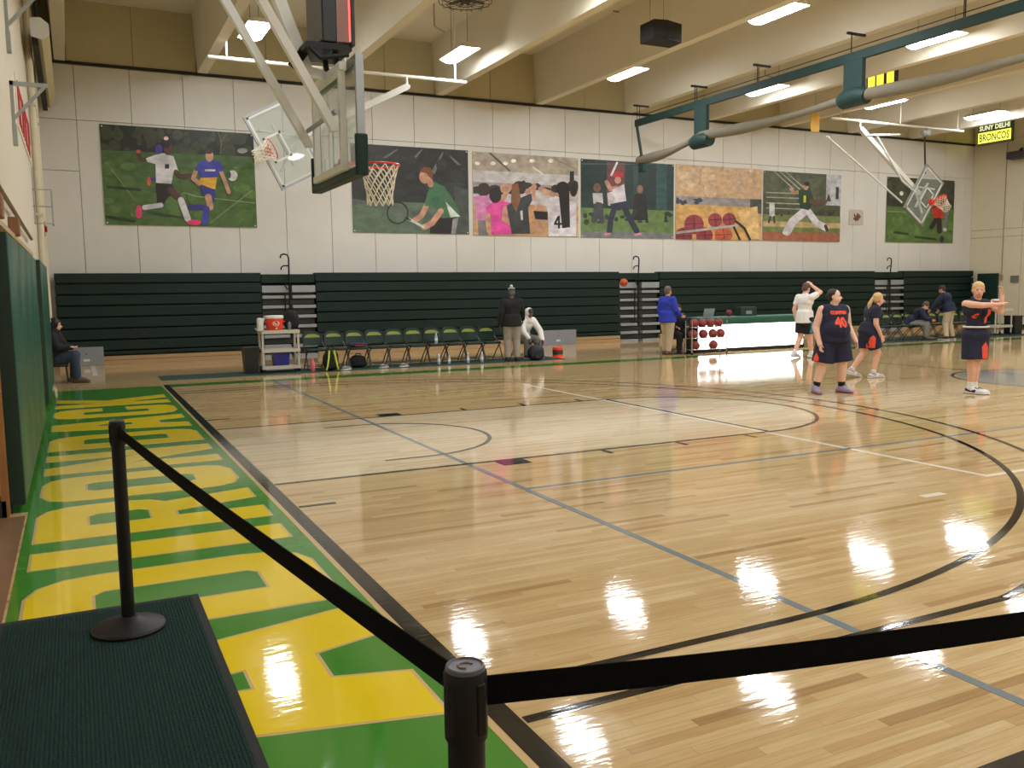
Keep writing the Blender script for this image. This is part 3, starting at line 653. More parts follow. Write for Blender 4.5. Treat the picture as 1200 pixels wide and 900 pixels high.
b = MB(); b.add([(x*1.04, -.04, z*1.04) for x, z in sec]+[(x*1.04, 0.01, z*1.04) for x, z in sec], [tuple(range(n)), tuple(range(2*n-1, n-1, -1))]+[(i, i+n, (i+1) % n+n, (i+1) % n) for i in range(n)]); b.build('end_cap', mat('cap_white', rgb(222, 224, 226), .4), hx)
MB().tube([(-.05, .1, .2), (-.05, .1, .55)], .03, 8).build('hanger', m_black, hx); MB().box((-.14, .05, -.26), (-.04, 6.2, -.1)).build('shade_strip', m_dark, hx)  # last box: solid dark strip standing in for shade beneath the case
wc = empty('wall_cage', (XL, 8.4, 3.0), 0, 'small pale wire cage mounted on the left wall above a red alarm', 'cage')
b = MB()
for z in (0, .3, .6): b.bar((0, 0, z), (.3, 0, z), .02, .02); b.bar((.3, 0, z), (.3, .5, z), .02, .02)
b.bar((.3, 0, 0), (.3, 0, .6), .02, .02); b.bar((.3, .5, 0), (.3, .5, .6), .02, .02); b.bar((.02, 0, 0), (.02, 0, 1.0), .02, .02); b.build('bars', m_gv, wc)
al = empty('fire_alarm', (XL, 10.5, 2.9), 0, 'small red fire alarm box on the left wall near the corner', 'fire alarm')
MB().box((0, -.12, 0), (.12, .12, .28), 0, .01).build('box', mat('alarm_red', rgb(150, 30, 30), .4), al); MB().lathe((.12, 0, .14), [(.06, 0), (.07, .02), (.05, .04)], 14, axis='x').build('bell', mat('alarm_red', rgb(150, 30, 30), .4), al)
# ------------------------------------------------------------------ posters on the far wall
def print_mat():
    m = bpy.data.materials.new('poster_print'); m.use_nodes = True; N = m.node_tree.nodes; L = m.node_tree.links; b = N['Principled BSDF']
    a = N.new('ShaderNodeAttribute'); a.attribute_name = 'ink'
    nz = N.new('ShaderNodeTexNoise'); nz.inputs['Scale'].default_value = 14; nz.inputs['Detail'].default_value = 5
    mx = N.new('ShaderNodeMix'); mx.data_type = 'RGBA'; mx.blend_type = 'MULTIPLY'; mx.inputs['Factor'].default_value = 1
    rp = N.new('ShaderNodeValToRGB'); rp.color_ramp.elements[0].color = (.7, .7, .7, 1); rp.color_ramp.elements[1].color = (1.25, 1.25, 1.25, 1); rp.color_ramp.elements[0].position = .3; rp.color_ramp.elements[1].position = .7
    L.new(nz.outputs['Fac'], rp.inputs['Fac']); L.new(a.outputs['Color'], mx.inputs['A']); L.new(rp.outputs['Color'], mx.inputs['B']); L.new(mx.outputs['Result'], b.inputs['Base Color'])
    b.inputs['Roughness'].default_value = .45; return m
m_print = print_mat()
YP = YF-.025
def hexa(c): return rgb(*c)
class Art:
    def __init__(s, cx, cy, sc): s.cx, s.cy, s.sc = cx, cy, sc; s.v = []; s.f = []; s.c = []; s.k = 0
    def P(s, x, y): q = onY(s.cx+x/s.sc, s.cy+y/s.sc, YP); return q[0], q[2]
    def add(s, pts, col):
        s.k += 1; y = -.0025-.0002*s.k; o = len(s.v)
        q = [(min(max(x, s.x0+.003), s.x1-.003), min(max(z, s.z0+.003), s.z1-.003)) for x, z in pts]
        s.v += [(x-s.xc, y, z-s.zc) for x, z in q]; s.f.append(tuple(range(o, o+len(q)))); s.c.append(col)
    def rect(s, x0, x1, z0, z1): s.x0, s.x1, s.z0, s.z1 = x0, x1, z0, z1; s.xc, s.zc = (x0+x1)/2, (z0+z1)/2
    def fill(s, col, a=0.0, b=1.0, l=0.0, r=1.0):
        w = s.x1-s.x0; h = s.z1-s.z0; s.add([(s.x0+l*w, s.z1-b*h), (s.x0+r*w, s.z1-b*h), (s.x0+r*w, s.z1-a*h), (s.x0+l*w, s.z1-a*h)], rgb(*col))
    def p(s, col, *xy): s.add([s.P(xy[i], xy[i+1]) for i in range(0, len(xy), 2)], rgb(*col))
    def e(s, col, x, y, rx, ry=None, n=18):
        ry = ry or rx; s.add([s.P(x+rx*math.cos(2*math.pi*k/n), y+ry*math.sin(2*math.pi*k/n)) for k in range(n)], rgb(*col))
    def l(s, col, w, *xy):
        pts = [Vector((xy[i], xy[i+1])) for i in range(0, len(xy), 2)]
        for a, b in zip(pts, pts[1:]):
            d = (b-a).normalized()*w/2; n = Vector((-d.y, d.x)); ring = []
            for i in range(7): t = math.pi*i/6; ring.append(b+n*math.cos(t)+d*math.sin(t))
            for i in range(7): t = math.pi*i/6; ring.append(a-n*math.cos(t)-d*math.sin(t))
            s.add([s.P(q.x, q.y) for q in ring], rgb(*col))
    def blot(s, col, x0, y0, x1, y1, n, r, seed=1):
        rd = random.Random(seed)
        for _ in range(n):
            k = rd.uniform(.92, 1.06); c = tuple(min(255, max(0, q*k)) for q in col); s.e(c, rd.uniform(x0, x1), rd.uniform(y0, y1), r*rd.uniform(.5, 1.5), r*rd.uniform(.5, 1.3), 9)
    def build(s, label, g='sports posters on the far wall'):
        t = empty('poster', (s.xc, YP, s.zc), 0, label, 'poster', g); w, h = (s.x1-s.x0)/2, (s.z1-s.z0)/2
        MB().box((-w, 0, -h), (w, .02, h)).build('sheet', mat('banner_white', rgb(206, 200, 188), .6), t)
        me = bpy.data.meshes.new('print'); me.from_pydata(s.v, [], s.f); me.update()
        at = me.attributes.new('ink', 'FLOAT_COLOR', 'FACE')
        for i, c in enumerate(s.c): at.data[i].color = (*c, 1)
        # all faces toward the court
        bm = bmesh.new(); bm.from_mesh(me)
        for f in bm.faces:
            if f.normal.y > 0: f.normal_flip()
        bm.to_mesh(me); bm.free()
        me.materials.append(m_print); o = bpy.data.objects.new('print', me); COL.objects.link(o); o.parent = t
        b = MB()
        for x in (-w+.05, w-.05):
            for z in (-h+.05, h-.05): b.lathe((x, -.012, z), [(.018, 0), (.018, .012)], 8, axis='y')
        b.build('grommets', m_pipe, t)
SKL, SKD = (196, 148, 122), (84, 56, 44)
a = Art(100, 140, 5.714); a.rect(-.72, 2.96, 3.44, 5.88)
a.fill((74, 104, 48)); a.fill((34, 38, 30), 0, .30); a.blot((62, 68, 46), 110, 70, 1100, 230, 70, 32); a.p((70, 98, 46), 100, 205, 1120, 250, 1120, 330, 110, 330); a.blot((86, 116, 56), 130, 300, 1130, 700, 26, 40, 3)
a.l((110, 128, 84), 9, 140, 290, 330, 540); a.l((120, 140, 96), 10, 840, 690, 1110, 480); a.l((130, 150, 104), 8, 660, 490, 740, 515, 1130, 560); a.l((44, 62, 34), 14, 150, 450, 370, 470); a.l((40, 54, 32), 18, 140, 650, 330, 680); a.l((48, 62, 38), 14, 420, 620, 690, 665); a.e((150, 150, 150), 1050, 210, 34, 18); a.l((104, 100, 90), 8, 890, 90, 910, 160, 905, 230); a.l((104, 100, 90), 6, 950, 90, 912, 150)
a.e((66, 60, 150), 492, 200, 26, 32); a.l((70, 66, 160), 18, 440, 398, 480, 398); a.e((210, 100, 70), 425, 415, 14, 30); a.e((230, 200, 190), 540, 128, 16, 14)
a.l(SKD, 26, 352, 220, 370, 265, 410, 272); a.e((196, 90, 60), 355, 215, 16, 12); a.p((212, 210, 214), 405, 262, 460, 240, 520, 226, 590, 248, 622, 345, 590, 355, 575, 432, 472, 430, 470, 300, 415, 285); a.e(SKD, 553, 195, 30, 46); a.e((30, 24, 22), 540, 165, 30, 26)
a.l(SKD, 28, 605, 350, 635, 382, 700, 376); a.p((40, 40, 40), 532, 300, 560, 300, 560, 330, 532, 330); a.p((28, 26, 28), 472, 425, 578, 432, 610, 500, 560, 510, 520, 575, 480, 565); a.l(SKD, 44, 570, 475, 625, 525); a.l((214, 212, 218), 42, 640, 540, 685, 665); a.e((224, 60, 110), 728, 690, 46, 20); a.l((206, 204, 216), 34, 505, 575, 395, 590); a.e((222, 64, 116), 358, 620, 22, 46)
a.l((52, 50, 140), 34, 700, 590, 785, 588); a.l(SKL, 30, 738, 350, 722, 395, 762, 432); a.l(SKL, 26, 908, 350, 960, 488); a.p((58, 62, 164), 760, 285, 830, 268, 900, 285, 930, 345, 890, 352, 882, 392, 770, 392, 762, 345, 730, 345); a.p((222, 168, 50), 770, 392, 882, 388, 868, 472, 755, 428); a.e(SKL, 830, 245, 27, 40); a.e((66, 44, 34), 826, 212, 30, 20); a.p((210, 210, 200), 800, 335, 870, 335, 870, 348, 800, 348); a.p((50, 52, 140), 768, 442, 870, 470, 862, 560, 785, 510); a.l(SKL, 44, 822, 520, 836, 588); a.l((60, 64, 166), 40, 812, 600, 800, 690); a.e((214, 214, 210), 985, 377, 33, 36); a.e((60, 80, 80), 962, 372, 12, 24)
a.build('wide soccer poster with a white shirt player chasing a ball')
a = Art(400, 160, 4.138); a.rect(5.57, 9.11, 3.36, 5.80)
a.fill((44, 46, 47)); a.fill((92, 112, 92), .64, 1); a.p((90, 100, 92), 40, 300, 617, 400, 617, 430, 40, 330)
for q in ((390, 60, 330, 130), (490, 75, 440, 180), (505, 75, 570, 140), (270, 60, 205, 105)): a.p((110, 112, 110), q[0], q[1], q[0]+5, q[1]+3, q[2]+14, q[3], q[2]-8, q[3]-2)
a.blot((54, 57, 58), 150, 70, 600, 280, 22, 26, 4)
a.p((70, 78, 74), 545, 240, 617, 260, 617, 470, 560, 470); a.p((28, 28, 30), 435, 400, 568, 388, 548, 474, 428, 472); a.p((150, 146, 150), 540, 400, 568, 392, 552, 474, 532, 474)
a.l(SKL, 26, 415, 330, 388, 385, 352, 408); a.p((66, 112, 80), 440, 214, 500, 245, 548, 315, 580, 390, 492, 396, 480, 355, 402, 335, 418, 270); a.p((206, 214, 208), 505, 315, 575, 388, 528, 392); a.l(SKL, 28, 482, 362, 440, 420, 400, 440); a.l(SKL, 28, 432, 232, 425, 205); a.e(SKL, 405, 195, 28, 34); a.p((128, 78, 52), 376, 172, 400, 148, 430, 150, 446, 180, 440, 210, 425, 195, 412, 178); a.l((206, 206, 200), 12, 330, 402, 400, 440)
n = 22
for k in range(n): t0, t1 = 2*math.pi*k/n, 2*math.pi*(k+1)/n; a.l((30, 32, 34), 6, 272+50*math.cos(t0), 370+52*math.sin(t0), 272+50*math.cos(t1), 370+52*math.sin(t1))
a.l((30, 32, 34), 7, 312, 395, 335, 405)
a.build('dark tennis poster with a crouching player in a green shirt')
a = Art(400, 160, 4.138); a.rect(9.25, 12.87, 3.34, 5.78)
a.fill((196, 190, 190)); a.fill((170, 158, 142), 0, .22); a.fill((196, 158, 112), .62, 1); a.fill((58, 58, 62), .42, .50, 0, .28); a.fill((150, 146, 150), .36, .42)
for x in (660, 735, 835, 925, 1015, 795): a.e((240, 238, 230), x, 130-(x % 3)*12, 13, 9)
a.l((92, 82, 76), 9, 720, 80, 815, 165); a.l((222, 220, 216), 5, 930, 150, 990, 190); a.p((40, 40, 44), 1108, 170, 1128, 168, 1128, 215, 1106, 218); a.l((140, 130, 120), 6, 1035, 110, 1140, 160)
a.blot((60, 46, 42), 650, 235, 1130, 262, 16, 22, 6)
a.e((58, 44, 40), 690, 258, 32, 34); a.p((206, 130, 180), 640, 290, 720, 285, 725, 405, 650, 405); a.p((128, 120, 120), 662, 405, 715, 405, 712, 478, 664, 478); a.l(SKL, 22, 645, 330, 640, 410)
a.l(SKL, 26, 960, 340, 965, 470); a.p((196, 150, 110), 905, 330, 935, 330, 945, 475, 908, 475); a.p((34, 32, 34), 930, 360, 1000, 365, 1000, 405, 940, 400)
a.l(SKL, 22, 780, 310, 800, 270, 825, 238); a.e(SKL, 792, 252, 22, 24); a.l(SKL, 24, 900, 270, 935, 245); a.l(SKL, 24, 1045, 290, 965, 255); a.l(SKL, 18, 930, 300, 935, 235)
a.p((222, 76, 158), 700, 345, 745, 305, 815, 320, 828, 475, 728, 475); a.e((34, 28, 30), 746, 285, 30, 38); a.l(SKL, 26, 708, 380, 716, 455); a.l(SKL, 26, 795, 350, 790, 400, 822, 420)
a.p((58, 60, 66), 800, 335, 850, 305, 920, 275, 925, 310, 905, 345, 915, 472, 825, 472); a.e((50, 36, 30), 862, 248, 34, 32); a.p((132, 88, 62), 826, 232, 856, 226, 870, 300, 848, 365, 822, 320); a.p((220, 220, 216), 866, 362, 878, 358, 880, 405, 870, 405)
a.p((214, 208, 216), 985, 305, 1040, 290, 1138, 325, 1138, 484, 1004, 484, 1000, 370); a.e((30, 26, 28), 1072, 252, 34, 34); a.p((36, 30, 32), 1050, 250, 1104, 250, 1108, 440, 1070, 445); a.e((40, 34, 34), 1125, 262, 18, 30)
for q in ((1050, 392, 1034, 424), (1034, 424, 1066, 424), (1054, 388, 1054, 442)): a.l((22, 22, 24), 10, *q)
a.build('volleyball poster with a huddle of players seen from behind')
a = Art(670, 170, 3.636); a.rect(12.96, 16.55, 3.33, 5.77)
a.fill((36, 56, 56)); a.fill((46, 84, 84), .0, .8, .8, .92); a.fill((50, 76, 74), .05, .8, .55, .60); a.fill((104, 130, 76), .62, .92); a.fill((118, 122, 124), .92, 1); a.fill((114, 66, 66), .02, .56, .27, .46)
a.blot((52, 60, 54), 50, 290, 420, 330, 24, 10, 8); a.l((86, 120, 116), 3, 40, 80, 430, 78)
a.e((120, 90, 70), 107, 182, 16, 20); a.p((190, 190, 190), 88, 205, 130, 205, 134, 250, 92, 250); a.l((70, 72, 78), 26, 110, 255, 95, 320); a.l((70, 72, 78), 22, 120, 255, 128, 325)
a.e((150, 116, 96), 290, 188, 13, 18); a.p((34, 36, 40), 265, 210, 315, 208, 325, 320, 258, 320); a.l((50, 50, 54), 18, 270, 280, 250, 325)
a.l((224, 224, 224), 9, 168, 128, 192, 76); a.l(SKL, 18, 148, 158, 165, 188, 190, 182); a.p((198, 190, 196), 150, 205, 178, 195, 188, 255, 155, 258); a.p((214, 206, 214), 172, 190, 222, 166, 232, 240, 188, 252); a.e((190, 52, 60), 197, 128, 22, 17); a.e(SKL, 196, 150, 14, 15)
a.p((44, 50, 70), 160, 252, 232, 238, 240, 262, 198, 280); a.l((44, 50, 70), 24, 182, 265, 165, 320, 160, 366); a.l((44, 50, 70), 24, 222, 262, 250, 320, 276, 366); a.l((226, 130, 150), 9, 142, 380, 162, 378); a.l((226, 130, 150), 9, 268, 382, 294, 378)
a.build('softball poster with a batter in a red helmet')
a = Art(670, 170, 3.636); a.rect(16.63, 20.34, 3.32, 5.79)
a.fill((202, 168, 130)); a.fill((150, 144, 146), .42, .53); a.fill((206, 162, 98), .53, 1); a.fill((70, 78, 74), .42, .62, .86, 1); a.blot((210, 180, 150), 450, 90, 800, 210, 30, 22, 9); a.blot((66, 66, 74), 450, 232, 560, 248, 14, 8, 5); a.p((226, 190, 130), 700, 280, 790, 260, 800, 400, 760, 400)
for x, y, r, c in ((520, 338, 42, (150, 62, 72)), (475, 390, 38, (140, 56, 66)), (610, 320, 30, (158, 66, 76)), (670, 318, 29, (150, 60, 70)), (565, 386, 36, (150, 58, 66)), (645, 384, 38, (190, 92, 62))):
    a.e(c, x, y, r); a.l(tuple(int(q*.5) for q in c), 3, x-r*.9, y, x+r*.9, y-4); a.l(tuple(int(q*.5) for q in c), 3, x-2, y-r*.9, x+4, y+r*.9)
a.l((176, 172, 172), 10, 446, 374, 705, 343); a.l((40, 40, 42), 10, 698, 325, 735, 355, 758, 402); a.l((40, 40, 42), 8, 690, 350, 715, 402)
a.build('poster of maroon basketballs piled on a rack in a gym')
a = Art(670, 170, 3.636); a.rect(20.40, 24.12, 3.33, 5.76)
a.fill((80, 86, 66)); a.blot((92, 98, 74), 820, 115, 1060, 250, 50, 18, 11); a.fill((190, 190, 196), 0, .46, .8, 1); a.fill((56, 62, 62), .18, .36, .93, .97)
for y in (202, 222, 246, 268): a.l((166, 164, 152), 5, 830, y, 985, y+6)
for x in (860, 885, 910): a.l((180, 178, 166), 5, x, 108, x+85, 188)
a.l((96, 78, 70), 24, 1030, 245, 1075, 242); a.p((60, 78, 62), 1082, 240, 1094, 205, 1104, 240); a.fill((116, 130, 78), .62, .88); a.fill((192, 164, 122), .72, .80); a.fill((166, 102, 78), .87, 1); a.blot((70, 60, 56), 830, 285, 1130, 300, 20, 6, 2)
a.p((206, 206, 206), 840, 245, 862, 245, 864, 305, 840, 305); a.l((60, 56, 56), 8, 845, 305, 838, 330); a.l((60, 56, 56), 8, 860, 305, 862, 330)
a.l((212, 208, 214), 34, 992, 282, 940, 325, 915, 370); a.l((212, 208, 214), 28, 1008, 285, 1040, 330, 1082, 354); a.l((70, 60, 56), 14, 1080, 345, 1086, 362); a.e((214, 214, 214), 908, 374, 12, 7); a.l(SKL, 14, 968, 198, 945, 205, 932, 186); a.p((40, 66, 48), 964, 192, 1012, 184, 1032, 240, 1008, 278, 974, 270, 966, 225); a.e(SKL, 996, 178, 11, 14); a.e((30, 50, 38), 1000, 166, 13, 9); a.p((206, 200, 80), 986, 215, 996, 215, 996, 245, 986, 245); a.e((110, 70, 50), 1020, 240, 10, 10)
a.build('baseball poster with a pitcher in a green jersey')
a = Art(960, 120, 4.5); a.rect(26.52, 30.34, 3.35, 5.82)
a.fill((52, 54, 46)); a.blot((72, 74, 60), 365, 400, 700, 530, 50, 24, 13); a.fill((84, 112, 56), .45, 1); a.blot((94, 124, 66), 365, 580, 690, 730, 18, 26, 3); a.l((120, 140, 96), 6, 360, 575, 520, 580); a.l((40, 58, 32), 12, 395, 685, 465, 695); a.l((40, 58, 32), 12, 505, 710, 610, 722); a.e((220, 220, 214), 432, 480, 10, 12)
a.l((44, 44, 48), 26, 500, 500, 505, 560, 520, 600); a.e((214, 60, 48), 590, 525, 18, 22); a.l((210, 90, 60), 26, 590, 540, 640, 500, 660, 495); a.p((196, 52, 46), 590, 560, 645, 545, 655, 610, 610, 630); a.e((180, 120, 90), 622, 530, 14, 18); a.l((34, 32, 34), 26, 630, 620, 632, 680); a.l((34, 32, 34), 22, 612, 620, 590, 660); a.e((40, 40, 40), 645, 722, 12, 18); a.l((130, 128, 134), 22, 665, 520, 672, 590); a.l((120, 118, 124), 18, 668, 600, 655, 670); a.e((200, 200, 196), 660, 672, 10, 10)
a.build('small soccer poster with a red shirt player by the corner')
a = Art(960, 120, 4.5); q0 = onY(995, 263, YP); q1 = onY(1012, 246, YP); a.rect(q0[0], q1[0], q0[2], q1[2]); a.fill((196, 186, 174)); a.blot((110, 70, 50), 185, 590, 212, 620, 8, 8, 3); a.l((60, 44, 36), 6, 185, 590, 192, 625); a.l((120, 60, 50), 6, 200, 585, 206, 610)
a.build('tiny framed picture of a raised hand on the bare wall', 'small wall pictures')
# ------------------------------------------------------------------ the stanchions and the door mat at the entrance
m_mat = mat('mat_green', rgb(25, 49, 45), .9, var=.2, scale=90, bump=.5, spec=.2); m_mate = mat('mat_edge', rgb(24, 30, 30), .8)
dm = empty('door_mat', (-1.475, -6.55, 0), 0, 'dark green ribbed entrance mat under the belt post', 'mat')
b = MB(); b.prism([(-.49+.012*math.cos(t), 2.02+.012*math.sin(t)) for t in (1.6, 3.1)]+[(-.5, -2.2), (.49, -2.2), (.495, 2.02)], 0, .008); b.build('border', m_mate, dm)
MB().box((-.465, -2.16, .006), (.455, 1.98, .0105)).build('pile', m_mat, dm)
b = MB()
for i in range(58):
    x = -.455+i*.0157; b.box((x, -2.15, .008), (x+.009, 1.97, .0128))
rb = b.build('ribs', m_mat, dm); rb['kind'] = 'stuff'
m_post = mat('post_black', rgb(9, 9, 10), .5, bump=.05, scale=200, spec=.3); m_belt = mat('belt_black', rgb(7, 7, 8), .9, bump=.4, scale=300, var=.2, spec=.12)
def stanchion(loc, label, zf=0.0):
    t = empty('belt_post', loc, 0, label, 'belt post', 'black belt posts at the entrance')
    MB().lathe((0, 0, 0), [(.175, 0), (.178, .012), (.172, .022), (.10, .042), (.045, .058), (.04, .07)], 40).build('base', mat('base_black', rgb(22, 21, 22), .45, spec=.35), t, True)
    MB().lathe((0, 0, 0), [(.032, .05), (.032, .965)], 28).build('tube', m_post, t, True)
    MB().lathe((0, 0, 0), [(.036, .95), (.037, .955), (.037, 1.065), (.035, 1.07)], 28).build('head', m_post, t, True)
    cp = MB().lathe((0, 0, 0), [(.034, 1.069), (.033, 1.077), (.03, 1.078), (.028, 1.075), (.0005, 1.075)], 28).build('cap', mat('cap_grey', rgb(84, 84, 92), .35), t, True)
    b = MB(); b.tube([(.012*math.cos(a_), .012*math.sin(a_), 1.0755) for a_ in [i*.5 for i in range(10)]], .0025, 6); b.build('cap_mark', mat('cap_mark', rgb(120, 96, 96), .4), cp)
    for k in range(4):
        a_ = k*math.pi/2+.4; MB().box((.034*math.cos(a_)-.008, .034*math.sin(a_)-.008, .965), (.034*math.cos(a_)+.008, .034*math.sin(a_)+.008, 1.055), 0, .003).build('belt_slot', m_post, t)
    return t
def belt(post, p, q, h, th=.0016):
    """belt ribbon from p to q, in the post's local frame"""
    p, q = Vector(p), Vector(q); d = (q-p).normalized(); n = Vector((-d.y, d.x, 0)).normalized()*th; b = MB(); vs = []; m = 16
    for i in range(m+1):
        t = i/m; c = p.lerp(q, t); c.z -= .012*math.sin(math.pi*t)
        vs += [c-n+Vector((0, 0, -h/2)), c+n+Vector((0, 0, -h/2)), c+n+Vector((0, 0, h/2)), c-n+Vector((0, 0, h/2))]
    fs = [(0, 3, 2, 1), (4*m, 4*m+1, 4*m+2, 4*m+3)]
    for i in range(m):
        for k in range(4): fs.append((4*i+k, 4*i+(k+1) % 4, 4*i+4+(k+1) % 4, 4*i+4+k))
    b.add(vs, fs); return b.build('belt', m_belt, post)
s1p = Vector((-1.36, -4.93, .013)); _q = onZ(545, 781, 1.078); s2p = Vector((_q[0], _q[1], .004)); e3 = CAMP+ray(1200, 746)*1.80
s3p = Vector((s2p.x+(e3[0]-s2p.x)*1.3, s2p.y+(e3[1]-s2p.y)*1.3, .003))
s1 = stanchion(s1p, 'black belt post standing on the dark green mat with one belt')
s2 = stanchion(s2p, 'black belt post joining two belts beside the yellow letter')
s3 = stanchion(s3p, 'black belt post standing on the bare boards at the end of the belt')
v = (s2p-s1p); dd = v.normalized()
belt(s1, (dd.x*.036, dd.y*.036, 1.02), (v.x-dd.x*.036, v.y-dd.y*.036, 1.027), .052)
v = (s3p-s2p); dd = v.normalized()
belt(s2, (dd.x*.036, dd.y*.036, 1.027), (v.x-dd.x*.036, v.y-dd.y*.036, 1.02), .052)
# ------------------------------------------------------------------ runners and folding chairs
m_run = mat('runner_green', rgb(14, 52, 46), .8, var=.15, scale=30)
tag(MB().box((-.05, 8.98, 0), (9.2, 10.05, .008), 0, .003).build('floor_runner', m_run), 'long dark green runner under the row of empty chairs', 'runner')
tag(MB().box((18.6, 8.7, 0), (27.2, 10.0, .008), 0, .003).build('floor_runner', m_run), 'dark green runner under the far bench with seated people', 'runner')
m_vin = mat('chair_vinyl', rgb(13, 46, 40), .4, var=.1, spec=.35); m_lime = mat('chair_lime', rgb(140, 152, 58), .45, var=.1); m_tub = mat('chair_tube', rgb(20, 22, 22), .35)
def make_chair():
    t = empty('folding_chair', label='dark green folding chair with lime striped back in the long empty row', cat='chair', group='folding chairs of the long row')
    MB().box((-.205, -.21, .415), (.205, .19, .465), 0, .02).build('seat', m_vin, t, True)
    def back(z0, z1, x0, x1, th, yo, bow=.035, n=8):
        vs = []; b = MB()
        for i in range(n+1):
            s_ = -1+2*i/n; y = .22+bow*(1-s_*s_)+yo
            for (zz, w) in ((z0, x0), (z1, x1)):
                for d in (0, th): vs.append((s_*w, y+d+(zz-.5)*.18, zz-(.05*s_**4 if zz == z1 else 0)))
        fs = []
        for i in range(n):
            o = 4*i; p_ = o+4
            fs += [(o, p_, p_+2, o+2), (o+1, o+3, p_+3, p_+1), (o+2, p_+2, p_+3, o+3), (o, o+1, p_+1, p_)]
        fs += [(0, 2, 3, 1), (4*n, 4*n+1, 4*n+3, 4*n+2)]
        return b.add(vs, fs)
    bk = back(.52, .83, .215, .19, .035, -.02).build('backrest', m_vin, t, True)
    back(.70, .775, .175, .165, .004, -.026).build('stripe', m_lime, bk)
    for s_ in (-1, 1):
        MB().tube([(s_*.225, -.25, .0), (s_*.222, -.02, .42), (s_*.215, .235, .60), (s_*.205, .27, .80)], .012, 8).build('front_leg', m_tub, t, True)
        MB().tube([(s_*.195, .29, .0), (s_*.2, .1, .22), (s_*.2, -.14, .43)], .012, 8).build('rear_leg', m_tub, t, True)
    MB().tube([(-.225, -.2, .09), (.225, -.2, .09)], .009, 6).build('stretcher', m_tub, t); MB().tube([(-.195, .24, .08), (.195, .24, .08)], .009, 6).build('stretcher', m_tub, t)
    return t
ch0 = make_chair(); first = True
for k in range(12):
    if k == 10: continue
    x = 3.18+.478*k+(.04 if k == 11 else 0); loc = (x, 9.6+.012*k+(.2 if k == 11 else 0), .008)
    lb = {11: 'dark green folding chair under the seated person in the white hoodie', 6: 'dark green folding chair holding an upright water bottle', 2: 'dark green folding chair with dark clothes lying on its seat'}.get(k)
    if first: ch0.location = loc; first = False; c = ch0
    else: c = copy_tree(ch0, loc)
    c['label'] = lb or 'dark green lime striped folding chair, %s in the row from the cart' % ['first', 'second', 'third', 'fourth', 'fifth', 'sixth', 'seventh', 'eighth', 'ninth', 'tenth'][k]
for k in range(10):
    c = copy_tree(ch0, (20.35+.52*k, 9.35, .008), 0, 'dark green folding chair of the far bench, %s from the cooler cart' % ['tenth', 'ninth', 'eighth', 'seventh', 'sixth', 'fifth', 'fourth', 'third', 'second', 'first'][k]); c['group'] = 'folding chairs of the far bench'
    if k == 3: c['label'] = 'dark green folding chair under the hunched seated person'
# ------------------------------------------------------------------ carts, coolers, bottles, bags
m_cart = mat('cart_plastic', rgb(196, 190, 176), .5); m_cool = mat('cooler_orange', rgb(228, 66, 36), .45); m_lid = mat('cooler_lid', rgb(228, 226, 222), .45); m_navy = mat('navy_cloth', rgb(24, 28, 48), .85, var=.2, bump=.3, scale=20); m_blk = mat('black_cloth', rgb(20, 21, 24), .85, var=.25, bump=.3, scale=20)
def cart(loc, w, d, h, label, mid=True):
    t = empty('utility_cart', loc, 0, label, 'cart')
    for z in ((.12, .48, h) if mid else (.3, h)):
        b = MB(); b.box((-w/2, -d/2, z-.03), (w/2, d/2, z)); 
        for s_ in (-1, 1): b.box((-w/2, s_*d/2-.012, z-.05), (w/2, s_*d/2+.012, z+.025)); b.box((s_*w/2-.012, -d/2, z-.05), (s_*w/2+.012, d/2, z+.025))
        b.build('shelf', m_cart, t)
    for sx in (-1, 1):
        for sy in (-1, 1):
            MB().box((sx*(w/2-.045), sy*(d/2-.03)-.015, .07), (sx*(w/2+.0), sy*(d/2-.03)+.015, h), 0, .005).build('post', m_cart, t)
            MB().lathe((sx*(w/2-.03), sy*(d/2-.04), .04), [(.04, -.015), (.04, .015)], 14, axis='y').build('caster', m_black, t)
    MB().tube([(-w/2, -d/2+.03, h), (-w/2-.06, -d/2+.03, h+.06), (-w/2-.06, d/2-.03, h+.06), (-w/2, d/2-.03, h)], .014, 8).build('push_handle', m_cart, t, True)
    return t
def cooler(loc, label):
    t = empty('drink_cooler', loc, 0, label, 'cooler')
    MB().lathe((0, 0, 0), [(.165, 0), (.172, .02), (.188, .245), (.188, .255)], 28).build('tub', m_cool, t, True)
    MB().lathe((0, 0, 0), [(.192, .255), (.196, .262), (.196, .30), (.186, .318), (.06, .325), (.001, .325)], 28).build('lid', m_lid, t, True)
    for s_ in (-1, 1): MB().box((s_*.18, -.06, .17), (s_*.215, .06, .20), 0, .006).build('handle', m_cool, t)
    MB().box((-.02, -.205, .03), (.02, -.165, .06), 0, .004).build('tap', m_lid, t)
    lg = MB(); a0 = [math.radians(x) for x in range(210, 331, 10)]
    def cyl(x, z, r): an = -math.pi/2+x/r; return (r*math.cos(an), r*math.sin(an), z)
    pts = [(.075*math.cos(q), .075*math.sin(q)*.72) for q in [2*math.pi*i/20 for i in range(20)]]
    lg.add([cyl(x, .15+z, .187) for x, z in pts], [tuple(range(20))]); lgo = lg.build('badge', mat('badge_white', rgb(232, 222, 208), .5), t)
    b2_ = MB(); gp_ = [(.042*math.cos(math.radians(q)), .038*math.sin(math.radians(q))) for q in range(40, 340, 20)]+[(.042, -.004), (.012, -.004)]
    b2_.tube([cyl(x, .15+z, .19) for x, z in gp_], .009, 6); b2_.build('badge_letter', m_cool, lgo)
    return t
cart((2.40, 9.62, .008), .80, .42, .88, 'cream plastic utility cart with an orange cooler on its top shelf')
cooler((2.32, 9.62, .905), 'orange drink cooler with white lid on the cart by the row of chairs')
